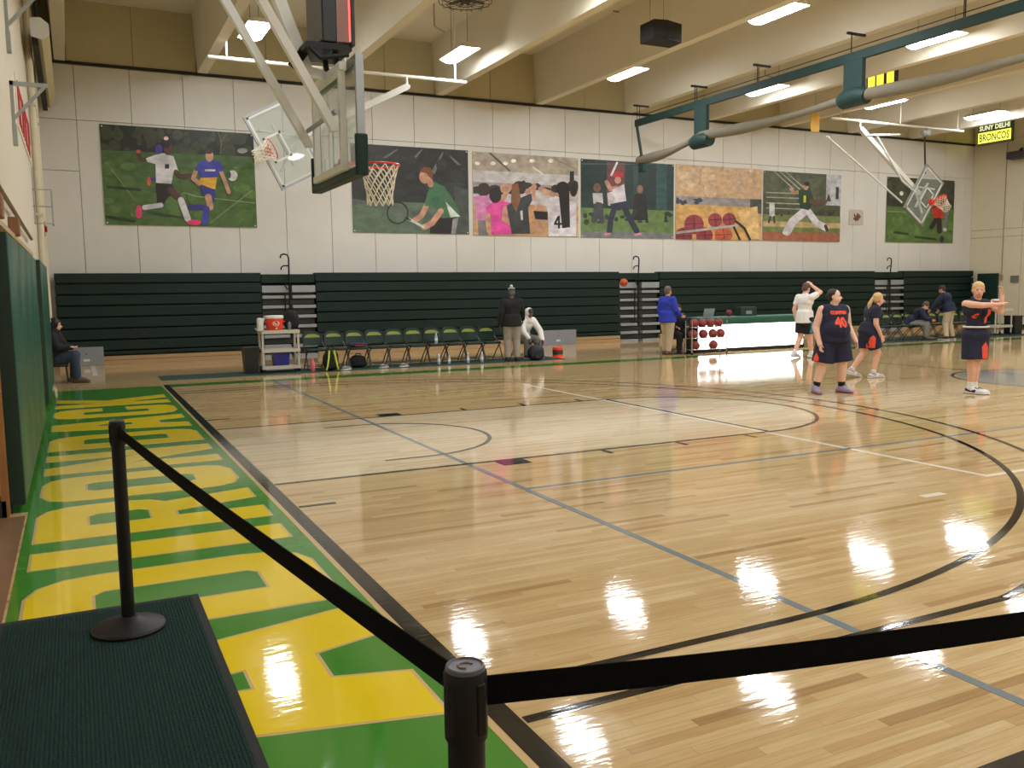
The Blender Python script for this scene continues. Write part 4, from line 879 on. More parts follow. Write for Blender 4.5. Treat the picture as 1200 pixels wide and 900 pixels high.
cart((26.08, 9.5, .008), .85, .45, .85, 'cream plastic cart beside the cream wall with a second cooler', False)
cooler((26.02, 9.5, .875), 'orange drink cooler with white lid on the cart by the cream wall')
t = empty('towel', (2.02, 9.40, .9), 0, 'white towel hanging over the push handle of the cart', 'towel'); b = MB(); b.box((-.10, -.06, -.0), (.02, .1, .28), 0, .03); b.add([(-.12, -.06, .02), (.03, -.06, .28), (.04, .1, .28), (-.10, .1, .0), (-.06, -.03, .03), (.06, -.03, .27), (.07, .12, .27), (-.05, .13, .02)], [(0, 3, 2, 1), (4, 5, 6, 7), (0, 1, 5, 4), (1, 2, 6, 5), (2, 3, 7, 6), (3, 0, 4, 7)]); b.build('cloth', mat('towel_white', rgb(214, 214, 208), .9, bump=.3, scale=60), t, True)
t = empty('storage_bin', (2.42, 9.60, .13), 0, 'blue plastic bin on the bottom shelf of the cart', 'bin'); b = MB(); b.add([(-.15, -.13, 0), (.15, -.13, 0), (.15, .13, 0), (-.15, .13, 0), (-.17, -.15, .3), (.17, -.15, .3), (.17, .15, .3), (-.17, .15, .3)], [(0, 3, 2, 1), (0, 1, 5, 4), (1, 2, 6, 5), (2, 3, 7, 6), (3, 0, 4, 7), (4, 5, 6, 7)]); b.build('tub', mat('bin_blue', rgb(34, 36, 128), .4), t); MB().box((-.18, -.16, .28), (.18, .16, .31), 0, .006).build('rim', mat('bin_blue', rgb(34, 36, 128), .4), t)
t = empty('trash_bin', (1.79, 9.62, .008), 0, 'black plastic waste bin beside the equipment cart', 'bin'); b = MB(); b.add([(-.13, -.15, 0), (.13, -.15, 0), (.13, .15, 0), (-.13, .15, 0), (-.16, -.18, .54), (.16, -.18, .54), (.16, .18, .54), (-.16, .18, .54)], [(0, 3, 2, 1), (0, 1, 5, 4), (1, 2, 6, 5), (2, 3, 7, 6), (3, 0, 4, 7), (4, 5, 6, 7)]); b.build('tub', mat('bin_black', rgb(18, 19, 20), .45), t); MB().box((-.17, -.19, .53), (.17, .19, .56), 0, .006).build('rim', mat('bin_black', rgb(18, 19, 20), .45), t)
t = empty('trash_bin', (26.95, 9.55, .008), 0, 'black plastic crate beside the far cooler cart', 'bin'); MB().box((-.2, -.2, 0), (.2, .2, .6), 0, .02).build('tub', mat('bin_black', rgb(18, 19, 20), .45), t); MB().box((-.215, -.215, .57), (.215, .215, .62), 0, .01).build('rim', mat('bin_black', rgb(18, 19, 20), .45), t)
m_clear = mat('clear_plastic', rgb(206, 218, 226), .15, trans=.35, var=.03); m_lbl = mat('bottle_label', rgb(226, 232, 240), .5)
def bottle(loc, label, h=.21, r=.033, body=None, cap=None, grp='water bottles of the team'):
    t = empty('water_bottle', loc, 0, label, 'bottle', grp)
    MB().lathe((0, 0, 0), [(r*.9, 0), (r, .01), (r, h*.62), (r*.85, h*.74), (r*.42, h*.88), (r*.4, h*.92)], 16).build('body', body or m_clear, t, True)
    MB().lathe((0, 0, 0), [(r*.46, h*.91), (r*.46, h), (r*.3, h+.004)], 12).build('cap', cap or m_lbl, t, True)
    MB().lathe((0, 0, 0), [(r*1.02, h*.28), (r*1.02, h*.56)], 16).build('wrap', body or m_lbl, t, True)
m_pink = mat('pink_plastic', rgb(228, 110, 132), .4)
bottle((3.02, 9.22, .008), 'tall pink drink bottle on the runner beside the cart', .27, .048, m_pink, m_pink, 'coloured bottles')
bottle((2.62, 9.55, .905), 'grey drink bottle on the cart beside the orange cooler', .2, .04, mat('grey_bottle', rgb(110, 120, 120), .4), m_black, 'coloured bottles')
bottle((3.18+.478*6-.02, 9.58, .477), 'clear water bottle standing on a green chair seat', .24, .036)
for i, (u, v_) in enumerate(((514, 427), (524, 426), (541, 424), (556, 423))):
    q = onZ(u, v_, .008); bottle((q[0], min(max(q[1], 9.12), 9.3), .008), ['clear water bottle on the runner under the ninth chair from the cart', 'smaller clear water bottle with broad label on the runner', 'clear water bottle on the runner with a tall white label', 'greenish clear water bottle on the runner near the bench end'][i], .24 if i != 1 else .19, .034)
def blob_bag(name, loc, size, m, label, cat, straps=None, ms=None):
    t = empty(name, loc, 0, label, cat); w, d, h = size
    bm = bmesh.new(); bmesh.ops.create_icosphere(bm, subdivisions=3, radius=1)
    rd = random.Random(hash(label) % 99 if False else len(label))
    for v_ in bm.verts:
        n_ = 1+.07*math.sin(5*v_.co.x+3*v_.co.z)+.05*math.cos(7*v_.co.y+2); x, y, z = v_.co*n_
        x = math.copysign(abs(x)**.75, x); y = math.copysign(abs(y)**.75, y); z = math.copysign(abs(z)**.75, z)
        v_.co = (x*w/2, y*d/2, max(0, h/2+z*h/2))
    b = MB(); bm.verts.index_update(); b.add([v_.co[:] for v_ in bm.verts], [[q.index for q in f.verts] for f in bm.faces]); bm.free()
    b.build('body', m, t, True)
    MB().tube([(-.07, -d*.1, h*.93), (-.05, -d*.1, h*1.12), (.05, -d*.1, h*1.12), (.07, -d*.1, h*.93)], .012, 6).build('top_handle', m, t, True)
    if straps:
        for s_ in (-1, 1):
            MB().tube([(s_*w*.15, -d*.42, h*.95), (s_*w*.22, -d*.56, h*.6), (s_*w*.30, -d*.55, h*.25), (s_*w*.38, -d*.48, h*.04)], .03, 8, ratio=.5).build('strap', straps, t, True)
    MB().box((-w*.25, -d*.5-.01, h*.12), (w*.25, -d*.42, h*.45), 0, .02).build('pocket', ms or m, t, True)
    return t
blob_bag('backpack', (3.42, 9.22, .008), (.34, .22, .46), m_blk, 'black backpack with neon yellow straps on the runner', 'backpack', mat('neon_strap', rgb(206, 226, 70), .6))
blob_bag('duffel_bag', (4.14, 9.62, .008), (.38, .24, .28), m_blk, 'dark duffel bag pushed under the chairs', 'bag')
blob_bag('backpack', (8.44, 9.14, .008), (.4, .3, .36), mat('navy_nylon', rgb(18, 20, 34), .6, var=.2), 'navy backpack on the floor held by the person in the white hoodie', 'backpack')
blob_bag('backpack', (2.72, 9.82, .905), (.34, .25, .42), m_blk, 'black backpack standing on the cart behind the cooler', 'backpack')
blob_bag('folded_jacket', (3.18+.478*2, 9.6, .477), (.4, .34, .1), mat('plum_cloth', rgb(44, 36, 60), .85), 'dark folded jacket lying on a green chair seat', 'jacket', None, mat('red_cloth', rgb(150, 40, 44), .8))
for i, (x, y) in enumerate(((3.74, 9.16), (4.62, 9.2), (5.1, 9.22))):
    t = empty('sneaker', (x, y, .008), .6, ['pale grey sneaker on the runner beside the black backpack', 'white sneaker under the chair next to the duffel bag', 'white sneaker under the middle of the chair row'][i], 'shoe', 'loose sneakers on the runner')
    b = MB(); b.prism([(-.14, -.035), (-.10, -.048), (.06, -.05), (.14, -.03), (.15, 0), (.14, .03), (.06, .05), (-.10, .045), (-.14, .03)], 0, .025); b.build('sole', m_lid, t)
    MB().sphere((-.05, 0, .05), .05, 12, 8, sc=(1.7, .9, .85)).build('upper', mat('shoe_pale', rgb(120, 122, 124), .6), t, True); MB().sphere((.07, 0, .035), .045, 12, 8, sc=(1.5, .95, .7)).build('toe_cap', mat('shoe_pale', rgb(190, 190, 190), .6), t, True)
t = empty('cone_stack', (9.27, 9.55, .0), 0, 'stack of flat orange training cones with a dark band at the runner end', 'cone'); 
MB().lathe((0, 0, 0), [(.155, 0), (.155, .015), (.135, .03), (.125, .09)], 24).build('lower_cone', m_cool, t, True)
MB().lathe((0, 0, 0), [(.128, .085), (.132, .10), (.13, .19), (.126, .20)], 24).build('band', mat('band_dark', rgb(64, 50, 42), .7), t, True)
MB().lathe((0, 0, 0), [(.132, .195), (.136, .21), (.12, .265), (.10, .27), (.09, .262)], 24).build('upper_cone', m_cool, t, True)
# ------------------------------------------------------------------ scorer table with lit front, ball rack
st = empty('scorer_table', (14.86, 8.95, 0), 0, 'long scorer table with glowing white front and green padded top', 'table')
m_led = mat('lit_white_front', (1, 1, .98), .4, var=.01, emit=LED); m_tg = mat('table_green', rgb(22, 80, 64), .45)
MB().box((-1.80, -.22, .10), (1.80, -.15, .72), 0, .008).build('lit_panel', m_led, st)
MB().box((-1.87, -.2, 0), (1.87, .3, .10)).build('base', m_black, st); MB().box((-1.80, -.15, .10), (1.80, .25, .72)).build('body', m_black, st)
MB().box((-1.88, -.25, .72), (1.88, .35, .91), 0, .03).build('padded_top', m_tg, st, True); MB().box((-1.86, -.2, .905), (1.86, .33, .925), 0, .006).build('worktop', mat('table_edge', rgb(84, 130, 116), .4), st)
m_faint = mat('faint_grey_ink', rgb(196, 198, 202), .6, emit=LED*.72)
b = MB()
for x0, z0, w, h in ((-.35, .52, .05, .03), (-.25, .52, .06, .025), (-.1, .5, .05, .02), (.0, .27, .05, .015), (.08, .3, .04, .03), (.6, .34, .1, .02), (.75, .33, .06, .02)): b.box((x0, -.224, z0), (x0+w, -.2195, z0+h))
for i in range(7): b.box((1.0+.13*i, -.224, .33), (1.06+.13*i, -.2195, .36+.02*(i % 2)))
b.add([(.1, -.2235, .55), (.13, -.2235, .57), (.2, -.2235, .48), (.18, -.2235, .47)], [(0, 1, 2, 3)]); b.build('faint_print', m_faint, st)
def laptop(loc, rz):
    t = empty('laptop', loc, rz, 'open silver laptop on the scorer table', 'laptop'); MB().box((-.17, -.0, 0), (.17, .23, .015), 0, .004).build('base', m_alu, t); b = MB(); b.bar((0, -.005, .01), (0, -.07, .22), .34, .012, up=(0, 1, 0)); b.build('lid', mat('laptop_grey', rgb(150, 154, 156), .4, .4), t); MB().box((-.14, .04, .015), (.14, .15, .018)).build('keyboard', m_black, t)
laptop((13.5, 8.95, .925), 0)
t = empty('ball_bag', (14.25, 9.0, .925), 0, 'small dark red pouch on the scorer table', 'pouch'); MB().sphere((0, 0, .09), .09, 14, 9, sc=(1.1, .8, 1)).build('pouch', mat('pouch_red', rgb(110, 40, 42), .6), t, True); MB().tube([(-.04, 0, .17), (0, 0, .22), (.04, 0, .17)], .01, 6).build('loop', m_black, t)
t = empty('score_console', (14.85, 9.02, .925), 0, 'dark green console box with a small display on the scorer table', 'console'); MB().box((-.28, -.12, 0), (.28, .12, .24), 0, .015).build('case', mat('console_green', rgb(20, 40, 36), .5), t); MB().box((-.1, -.125, .05), (.1, -.118, .14)).build('display', mat('console_display', rgb(120, 140, 136), .4), t)
m_chrome = mat('chrome', rgb(190, 192, 194), .22, .9); m_ball = mat('ball_maroon', rgb(140, 52, 50), .5, bump=.5, scale=160); m_seam = mat('ball_seam', rgb(30, 22, 20), .6); m_ballo = mat('ball_orange', rgb(196, 84, 44), .5, bump=.5, scale=160)
rk = empty('ball_rack', (13.05, 8.45, 0), 0, 'chrome three shelf ball rack in front of the lit scorer table', 'ball rack')
for sx in (-.56, .56):
    for sy in (-.13, .13):
        MB().tube([(sx, sy, .05), (sx, sy, .86)], .014, 8).build('post', m_chrome, rk); MB().lathe((sx, sy, .025), [(.025, -.012), (.025, .012)], 12, axis='y').build('caster', m_black, rk)
for z in (.12, .41, .69):
    for sy in (-.075, .075): MB().tube([(-.56, sy, z), (.56, sy, z)], .010, 8).build('rail', m_chrome, rk)
    for sx in (-.56, .56): MB().tube([(sx, -.13, z), (sx, .13, z)], .010, 8).build('cross_rail', m_chrome, rk)
def ball(loc, label, m=m_ball, grp='maroon basketballs on the rack', r=.119):
    t = empty('basketball', loc, random.random()*6, label, 'basketball', grp); MB().sphere((0, 0, 0), r, 24, 16).build('shell', m, t, 'all'); b = MB()
    for pl in range(2): b.tube([((r+.0005)*math.cos(q), (r+.0005)*math.sin(q)*(pl == 0), (r+.0005)*math.sin(q)*(pl == 1)) for q in [2*math.pi*i/32 for i in range(33)]], .003, 5, cap=False)
    for s_ in (-1, 1): b.tube([Vector(((.62+.25*math.cos(2*q))*s_*1.0, .78*math.sin(q)*.9, .78*math.cos(q)*.9)).normalized()*(r+.0005) for q in [2*math.pi*i/32 for i in range(33)]], .003, 5, cap=False)
    b.build('seams', m_seam, t); t.rotation_euler = (random.random()*3, random.random()*3, random.random()*6); return t
for i in range(4): ball((12.65+.262*i, 8.45, .795), 'maroon basketball on the top shelf of the rack, %s from the person in blue' % ['first', 'second', 'third', 'fourth'][i])
for i, x in enumerate((12.62, 12.95, 13.26, 13.51)): ball((x, 8.45, .515), 'maroon basketball on the middle shelf of the rack, %s from the person in blue' % ['first', 'second', 'third', 'fourth'][i])
ball((12.70, 8.45, .225), 'maroon basketball on the bottom shelf at the rack end'); ball((13.28, 8.45, .225), 'maroon basketball alone in the middle of the bottom shelf')
q = onY(731, 331, 12.5); ball((q[0], q[1], q[2]), 'orange basketball flying through the air before the bleachers', m_ballo, 'balls in play', .12*(12.5+9.7)/22.0)
# ------------------------------------------------------------------ people
def V3(*a): return Vector(a)
def ellipsoid(c, ax, n=14, m=9):
    """ax: three radius vectors"""
    vs = []; fs = []; c = Vector(c); X, Y, Z = map(Vector, ax)
    vs.append(c-Z)
    for i in range(1, m):
        t = math.pi*i/m
        for k in range(n): a = 2*math.pi*k/n; vs.append(c+X*math.sin(t)*math.cos(a)+Y*math.sin(t)*math.sin(a)-Z*math.cos(t))
    vs.append(c+Z); e = len(vs)-1
    for k in range(n): fs.append((0, 1+(k+1) % n, 1+k)); fs.append((e, 1+(m-2)*n+k, 1+(m-2)*n+(k+1) % n))
    for i in range(m-2):
        for k in range(n): a = 1+i*n; fs.append((a+k, a+(k+1) % n, a+n+(k+1) % n, a+n+k))
    return vs, fs
def rcone(p, q, r0, r1, flat=1.0, side=None, n=14, cap=1.0, cap1=None):
    """tapered limb from p to q with rounded ends; flat squeezes the direction across `side`"""
    p, q = Vector(p), Vector(q); t = q-p; L = t.length; t = t/L if L > 1e-6 else V3(0, 0, 1)
    a = Vector(side) if side is not None else t.orthogonal()
    a = (a-t*a.dot(t)).normalized(); b = t.cross(a)
    cap1 = cap if cap1 is None else cap1
    prof = [(-r0*cap*math.cos(x), r0*math.sin(x)) for x in (.25, .7, 1.15)]+[(0, r0), (L*.5, (r0+r1)/2), (L, r1)]+[(L+r1*cap1*math.cos(x), r1*math.sin(x)) for x in (1.15, .7, .25)]
    vs = []; fs = []
    for s, r in prof:
        for k in range(n): an = 2*math.pi*k/n; vs.append(p+t*s+a*r*math.cos(an)+b*r*flat*math.sin(an))
    m = len(prof)
    for i in range(m-1):
        for k in range(n): fs.append((i*n+k, i*n+(k+1) % n, (i+1)*n+(k+1) % n, (i+1)*n+k))
    fs.append(tuple(range(n))[::-1]); fs.append(tuple((m-1)*n+k for k in range(n)))
    return vs, fs
def union(name, prims, vox, material, parent=None, smooth=4, M4=None):
    b = MB()
    for vs, fs in prims: b.add(vs, fs)
    me = b.mesh(name); ob = bpy.data.objects.new(name, me); COL.objects.link(ob)
    md = ob.modifiers.new('r', 'REMESH'); md.mode = 'VOXEL'; md.voxel_size = vox; md.use_smooth_shade = True
    if smooth: sm = ob.modifiers.new('s', 'SMOOTH'); sm.factor = .5; sm.iterations = smooth
    dg = bpy.context.evaluated_depsgraph_get(); me2 = bpy.data.meshes.new_from_object(ob.evaluated_get(dg)); bpy.data.objects.remove(ob); bpy.data.meshes.remove(me)
    me2.name = name; me2.materials.clear(); me2.materials.append(material)
    me2.polygons.foreach_set('use_smooth', [True]*len(me2.polygons))
    o = bpy.data.objects.new(name, me2); COL.objects.link(o)
    if parent is not None: o.parent = parent
    return o
SKINS = {'fair': mat('skin_fair', rgb(224, 172, 148), .5, var=.05, scale=12), 'pale': mat('skin_pale', rgb(232, 188, 168), .5, var=.06, scale=12), 'tan': mat('skin_tan', rgb(198, 146, 116), .5, var=.05, scale=12), 'brown': mat('skin_brown', rgb(118, 78, 58), .5, var=.05, scale=12)}
m_eye = mat('eye_dark', rgb(40, 30, 28), .3); m_mouth = mat('lip', rgb(168, 92, 84), .5)
def person(label, loc, face, H, joints, skin='fair', fat=1.0, head=(0, 0), hands=None, cloth=None, hair=None, female=False):
    """joints in units of H in a frame where +y is the way the person faces, +x their right... returns root"""
    J = dict(pel=(0, 0, .53), chest=(0, .0, .72), neck=(0, -.005, .835), skull=(0, .012, .925),
             rsh=(.108, 0, .805), lsh=(-.108, 0, .805), rel=(.135, -.01, .635), lel=(-.135, -.01, .635), rwr=(.14, .03, .49), lwr=(-.14, .03, .49),
             rhip=(.052, 0, .515), lhip=(-.052, 0, .515), rkn=(.055, .012, .285), lkn=(-.055, .012, .285), ran=(.058, -.012, .045), lan=(-.058, -.012, .045), rtoe=(.068, .115, .0), ltoe=(-.068, .115, .0))
    J.update(joints); J = {k: Vector(v)*H for k, v in J.items()}
    f = fat; ms = SKINS[skin]; P = []
    hx = (J['rhip']-J['lhip']).normalized(); sx = (J['rsh']-J['lsh']).normalized()
    hy, hp = math.radians(head[0]), math.radians(head[1])         # head turn (to own left positive) and nod (up positive)
    Hf = V3(-math.sin(hy)*math.cos(hp), math.cos(hy)*math.cos(hp), math.sin(hp)); Hr = V3(math.cos(hy), math.sin(hy), 0); Hu = Hr.cross(Hf)
    h = H
    # torso
    fw = .9 if female else 1.0
    def torso(g, lo=0.0):
        o = []
        o.append(rcone(J['pel']-hx*.035*h, J['pel']+hx*.035*h, (.078*f+g)*h, (.078*f+g)*h, 1.0, V3(0, 0, 1)))
        mid = J['pel'].lerp(J['chest'], .5)
        o.append(rcone(J['pel']+V3(0, 0, .02*h), J['chest'], (.088*f*fw+g)*h, (.098*f*fw+g)*h, .68+.14*(f-1)*2, sx))
        if f > 1.15: o.append(ellipsoid(mid+V3(0, .03*h*f, -.01*h), (sx*(.098*f+g)*h, V3(0, (.088*f+g)*h, 0), V3(0, 0, (.11+g)*h))))
        o.append(rcone(J['chest']-sx*.045*h+V3(0, 0, .03*h), J['chest']+sx*.045*h+V3(0, 0, .03*h), (.072*f**.7+g)*h, (.072*f**.7+g)*h, .95, V3(0, 0, 1)))
        o.append(rcone(J['rsh']*.88+J['lsh']*.12-V3(0, 0, .012*h), J['lsh']*.88+J['rsh']*.12-V3(0, 0, .012*h), (.047*f**.6+g)*h, (.047*f**.6+g)*h, 1.0, V3(0, 0, 1)))
        o.append(rcone(J['chest']+V3(0, 0, .05*h), J['neck'], (.075+g)*h, (.034+g)*h, .75, sx))
        if female: 
            for s_ in (-1, 1): o.append(ellipsoid(J['chest']+sx*s_*.045*h+V3(0, .055*h*f, .02*h), (V3((.042+g)*h, 0, 0), V3(0, (.038+g)*h, 0), V3(0, 0, (.042+g)*h))))
        return o
    fa = f**.8
    def arm(s, g=0.0, a=0.0, b=1.0):
        sh, el, wr = J[s+'sh'], J[s+'el'], J[s+'wr']; o = []
        o.append(rcone(sh, el, (.036*fa+g)*h, (.028*fa+g)*h)); 
        if b > .5: o.append(rcone(el, el.lerp(wr, min(1, (b-.5)*2)), (.028*fa+g)*h, (.019*fa+g)*h))
        return o
    def leg(s, g=0.0):
        hp_, kn, an = J[s+'hip'], J[s+'kn'], J[s+'an']
        return [rcone(hp_, kn, (.062*f+g)*h, (.039*fa+g)*h), rcone(kn, kn.lerp(an, .35), (.037*fa+g)*h, (.037*fa+g)*h), rcone(kn.lerp(an, .3), an, (.037*fa+g)*h, (.022*fa+g)*h)]
    P += torso(0)
    P += arm('r')+arm('l')+leg('r')+leg('l')
    sk = J['skull']
    P.append(rcone(J['neck']-V3(0, 0, .01*h), sk-Hu*.045*h, .034*h*fa**.7, .031*h*fa**.7))
    P.append(ellipsoid(sk+Hu*.014*h-Hf*.006*h, (Hr*.0465*h, Hf*.058*h, Hu*.058*h)))
    P.append(ellipsoid(sk-Hu*.026*h+Hf*.014*h, (Hr*.036*h*f**.4, Hf*.043*h, Hu*.042*h)))
    P.append(rcone(sk-Hu*.002*h+Hf*.052*h, sk-Hu*.016*h+Hf*.064*h, .006*h, .009*h))
    for s_ in (-1, 1): P.append(ellipsoid(sk+Hr*s_*.048*h-Hf*.004*h-Hu*.006*h, (Hr*.006*h, Hf*.011*h, Hu*.018*h)))
    # hands: palm, four fingers and a thumb, slightly curled
    HD = dict(r=None, l=None); HD.update(hands or {})
    for s, sg in (('r', 1), ('l', -1)):
        wr, el = J[s+'wr'], J[s+'el']; d = (wr-el).normalized(); hd = HD[s]
        if hd: d = Vector(hd).normalized()
        pn = d.cross(V3(0, 1, 0)); pn = pn.normalized() if pn.length > .3 else V3(sg, 0, 0)   # across-hand is d x pn
        if abs(d.z) > .6: pn = V3(-sg, 0, 0); pn = (pn-d*pn.dot(d)).normalized()
        ac = d.cross(pn).normalized(); k = h/1.75
        P.append(rcone(wr, wr+d*.075*k, .026*k, .040*k, .42, ac))
        for i, (o_, L_) in enumerate(((-.028, .062), (-.010, .074), (.009, .070), (.026, .055))):
            b0 = wr+d*.085*k+ac*o_*k; b1 = b0+(d*.8+pn*.25).normalized()*L_*.55*k+ac*o_*.15*k; b2 = b1+(d*.6+pn*.7).normalized()*L_*.5*k
            P.append(rcone(b0, b1, .0098*k, .009*k, n=8)); P.append(rcone(b1, b2, .009*k, .008*k, n=8))
        fsign = 1 if ac.y > 0 else -1
        t0 = wr+d*.02*k+ac*fsign*.028*k; t1 = t0+(d*.6+ac*fsign*.7+pn*.2).normalized()*.042*k; P.append(rcone(t0, t1, .013*k, .0105*k, n=8)); P.append(rcone(t1, t1+(d*.9+ac*fsign*.1+pn*.35).normalized()*.03*k, .0105*k, .009*k, n=8))
    # feet
    for s in 'rl':
        an, toe = J[s+'an'], J[s+'toe']; P.append(rcone(an-V3(0, 0, .012*h), an.lerp(toe, .7)+V3(0, 0, .006*h), .024*h, .02*h, .9))
    root = union('person', P, .0085*h/1.75, ms, None, 3)
    root.location = loc; root.rotation_euler = (0, 0, math.radians(face)-math.pi/2); tag(root, label, 'person')
    # face
    for s_ in (-1, 1):
        b = MB(); c = sk+Hr*s_*.018*h+Hf*.0505*h+Hu*.006*h; b.sphere(c, .0058*h, 10, 8, sc=(1.15, .7, .8)); b.build('eye', m_eye, root, True)
    b = MB(); c = sk+Hf*.055*h-Hu*.038*h; vs, fs = ellipsoid(c, (Hr*.014*h, Hf*.004*h, Hu*.0045*h), 12, 6); b.add(vs, fs); b.build('mouth', m_mouth, root, True)
    # clothing
    cl = cloth or {}
    def C(nm, prims, mt, vox=.011, sm=5): return union(nm, prims, vox*h/1.75, mt, root, sm)
    out = {'root': root, 'J': J, 'h': h}
    if 'top' in cl:
        mt, sleeve, ln = cl['top']; pr = torso(.010)[1:]
        pe = J['pel']; tuck = cl.get('tuck')
        if not tuck: pr.append(rcone(pe.lerp(J['chest'], .45), pe+(pe-J['chest']).normalized()*(-ln)*h, (.106*f+.012)*h, (.116*f+.014)*h, .86, hx, cap=.3, cap1=.12))
        for s in 'rl':
            if sleeve > 0:
                sh, el, wr = J[s+'sh'], J[s+'el'], J[s+'wr']
                pr.append(rcone(sh, sh.lerp(el, min(1, sleeve*2)), (.041*fa+.008)*h, (.034*fa+.010)*h, cap1=.2))
                if sleeve > .5: pr.append(rcone(el, el.lerp(wr, (sleeve-.5)*2), (.034*fa+.008)*h, (.022*fa+.010)*h, cap1=.3))
        if sleeve <= 0:                                      # sleeveless: straps only reach the shoulder edge
            pr = [q for i, q in enumerate(pr)]
        out['top'] = C(cl.get('topname', 'shirt'), pr, mt)
    if 'hood' in cl:
        C('hood', [ellipsoid(sk+Hu*.008*h-Hf*.02*h, (Hr*.062*h, Hf*.066*h, Hu*.075*h)), rcone(J['neck']-V3(0, 0, .02*h), sk-Hf*.03*h, .07*h, .05*h)], cl['hood'])
    if 'shorts' in cl:
        mt, frac, flare = cl['shorts']; pr = [rcone(J['pel']-hx*.035*h-V3(0, 0, .01*h), J['pel']+hx*.035*h-V3(0, 0, .01*h), (.082*f+.008)*h, (.082*f+.008)*h, 1, V3(0, 0, 1))]
        for s in 'rl':
            a_, k_ = J[s+'hip'], J[s+'kn']; pr.append(rcone(a_+V3(0, 0, .01*h), a_.lerp(k_, frac), (.066*f+.012)*h, (.062*f*.9+flare)*h, 1, cap=.6, cap1=.08))
        out['shorts'] = C('shorts', pr, mt)
    if 'trousers' in cl:
        mt = cl['trousers']; pr = [rcone(J['pel']-hx*.035*h-V3(0, 0, .012*h), J['pel']+hx*.035*h-V3(0, 0, .012*h), (.08*f+.006)*h, (.08*f+.006)*h, 1, V3(0, 0, 1))]
        for s in 'rl':
            a_, k_, n_ = J[s+'hip'], J[s+'kn'], J[s+'an']; pr.append(rcone(a_, k_, (.064*f+.008)*h, (.045*fa+.008)*h)); pr.append(rcone(k_, n_+V3(0, 0, .005*h), (.045*fa+.008)*h, (.034*fa+.008)*h, cap1=.15))
        C('trousers', pr, mt)
    if 'socks' in cl:
        mt, frac = cl['socks']
        for s in 'rl':
            k_, n_ = J[s+'kn'], J[s+'an']; C('sock', [rcone(n_.lerp(k_, frac), n_-V3(0, 0, .01*h), (.025*fa+.005)*h, .027*h, cap=.2)], mt, .009, 2)
    if 'shoes' in cl:
        mt, ms2 = cl['shoes'][:2]; ms3 = cl['shoes'][2] if len(cl['shoes']) > 2 else None
        for s in 'rl':
            an, toe = J[s+'an'], J[s+'toe']; zf = min(toe.z, an.z-.045*h); d = V3(toe.x-an.x, toe.y-an.y, 0); tl = toe-V3(an.x, an.y, an.z-.045*h); dn = tl.normalized()
            heel = V3(an.x, an.y, an.z-.045*h)-dn*.028*h
            sd = dn.cross(V3(0, 0, 1)).normalized(); up = sd.cross(dn)
            C('shoe', [rcone(heel+up*.026*h, heel+dn*.125*h+up*.022*h, .031*h, .029*h, .80, sd), rcone(an+V3(0, 0, .012*h), heel+dn*.05*h+up*.03*h, .034*h, .033*h), rcone(heel+dn*.06*h+up*.038*h, heel+dn*.145*h+up*.018*h, .026*h, .024*h, .8, sd)], mt, .009, 1)
            if ms3: C('shoe_panel', [rcone(heel+up*.03*h+dn*.005*h, heel+dn*.075*h+up*.026*h, .0325*h, .033*h, .70, sd), rcone(heel+dn*.06*h+up*.052*h, heel+dn*.105*h+up*.038*h, .014*h, .014*h, .8, sd)], ms3, .008, 1)
            C('shoe_sole', [rcone(heel+up*.009*h-dn*.004*h, heel+dn*.145*h+up*.009*h, .033*h, .029*h, .30, sd)], ms2, .007, 1)
    if hair:
        mt, style = hair; tt = style == 'tied'; pr = [ellipsoid(sk+Hu*.024*h-Hf*.017*h, (Hr*.0505*h, Hf*.0575*h, Hu*.055*h)) if tt else ellipsoid(sk+Hu*.025*h-Hf*.0105*h, (Hr*.0525*h, Hf*.0595*h, Hu*.056*h)), ellipsoid(sk-Hu*.004*h-Hf*.030*h, (Hr*.047*h, Hf*.036*h, Hu*.045*h))]
        if style in ('pony', 'bun', 'tied'): pr.append(ellipsoid(sk+Hu*.006*h-Hf*.066*h, (Hr*.022*h, Hf*.022*h, Hu*.022*h)))
        if style == 'pony':
            q0 = sk+Hu*.006*h-Hf*.075*h; q1 = q0-Hf*.03*h-V3(0, 0, .06*h); q2 = q1-Hf*.005*h-V3(0, 0, .10*h); pr += [rcone(q0, q1, .017*h, .024*h), rcone(q1, q2, .024*h, .008*h)]
        hr_ = C('hair', pr, mt, .008, 3)
        if style == 'beanie':
            hr_.name = 'beanie'; b = MB(); b.sphere(sk+Hu*.09*h-Hf*.012*h, .02*h, 12, 8); b.build('pompom', c_wht, hr_, True)
            for k_ in (.030, .058):
                b = MB(); rr = .0605*math.sqrt(max(.05, 1-((k_-.023)/.056)**2)); b.tube([sk+Hu*k_*h-Hf*.008*h+(Hr*math.cos(q)*.88+Hf*math.sin(q))*rr*h for q in [2*math.pi*i/24 for i in range(25)]], .0055*h, 6, cap=False); b.build('stripe', c_wht if k_ > .04 else c_blk, hr_, True)
    return out
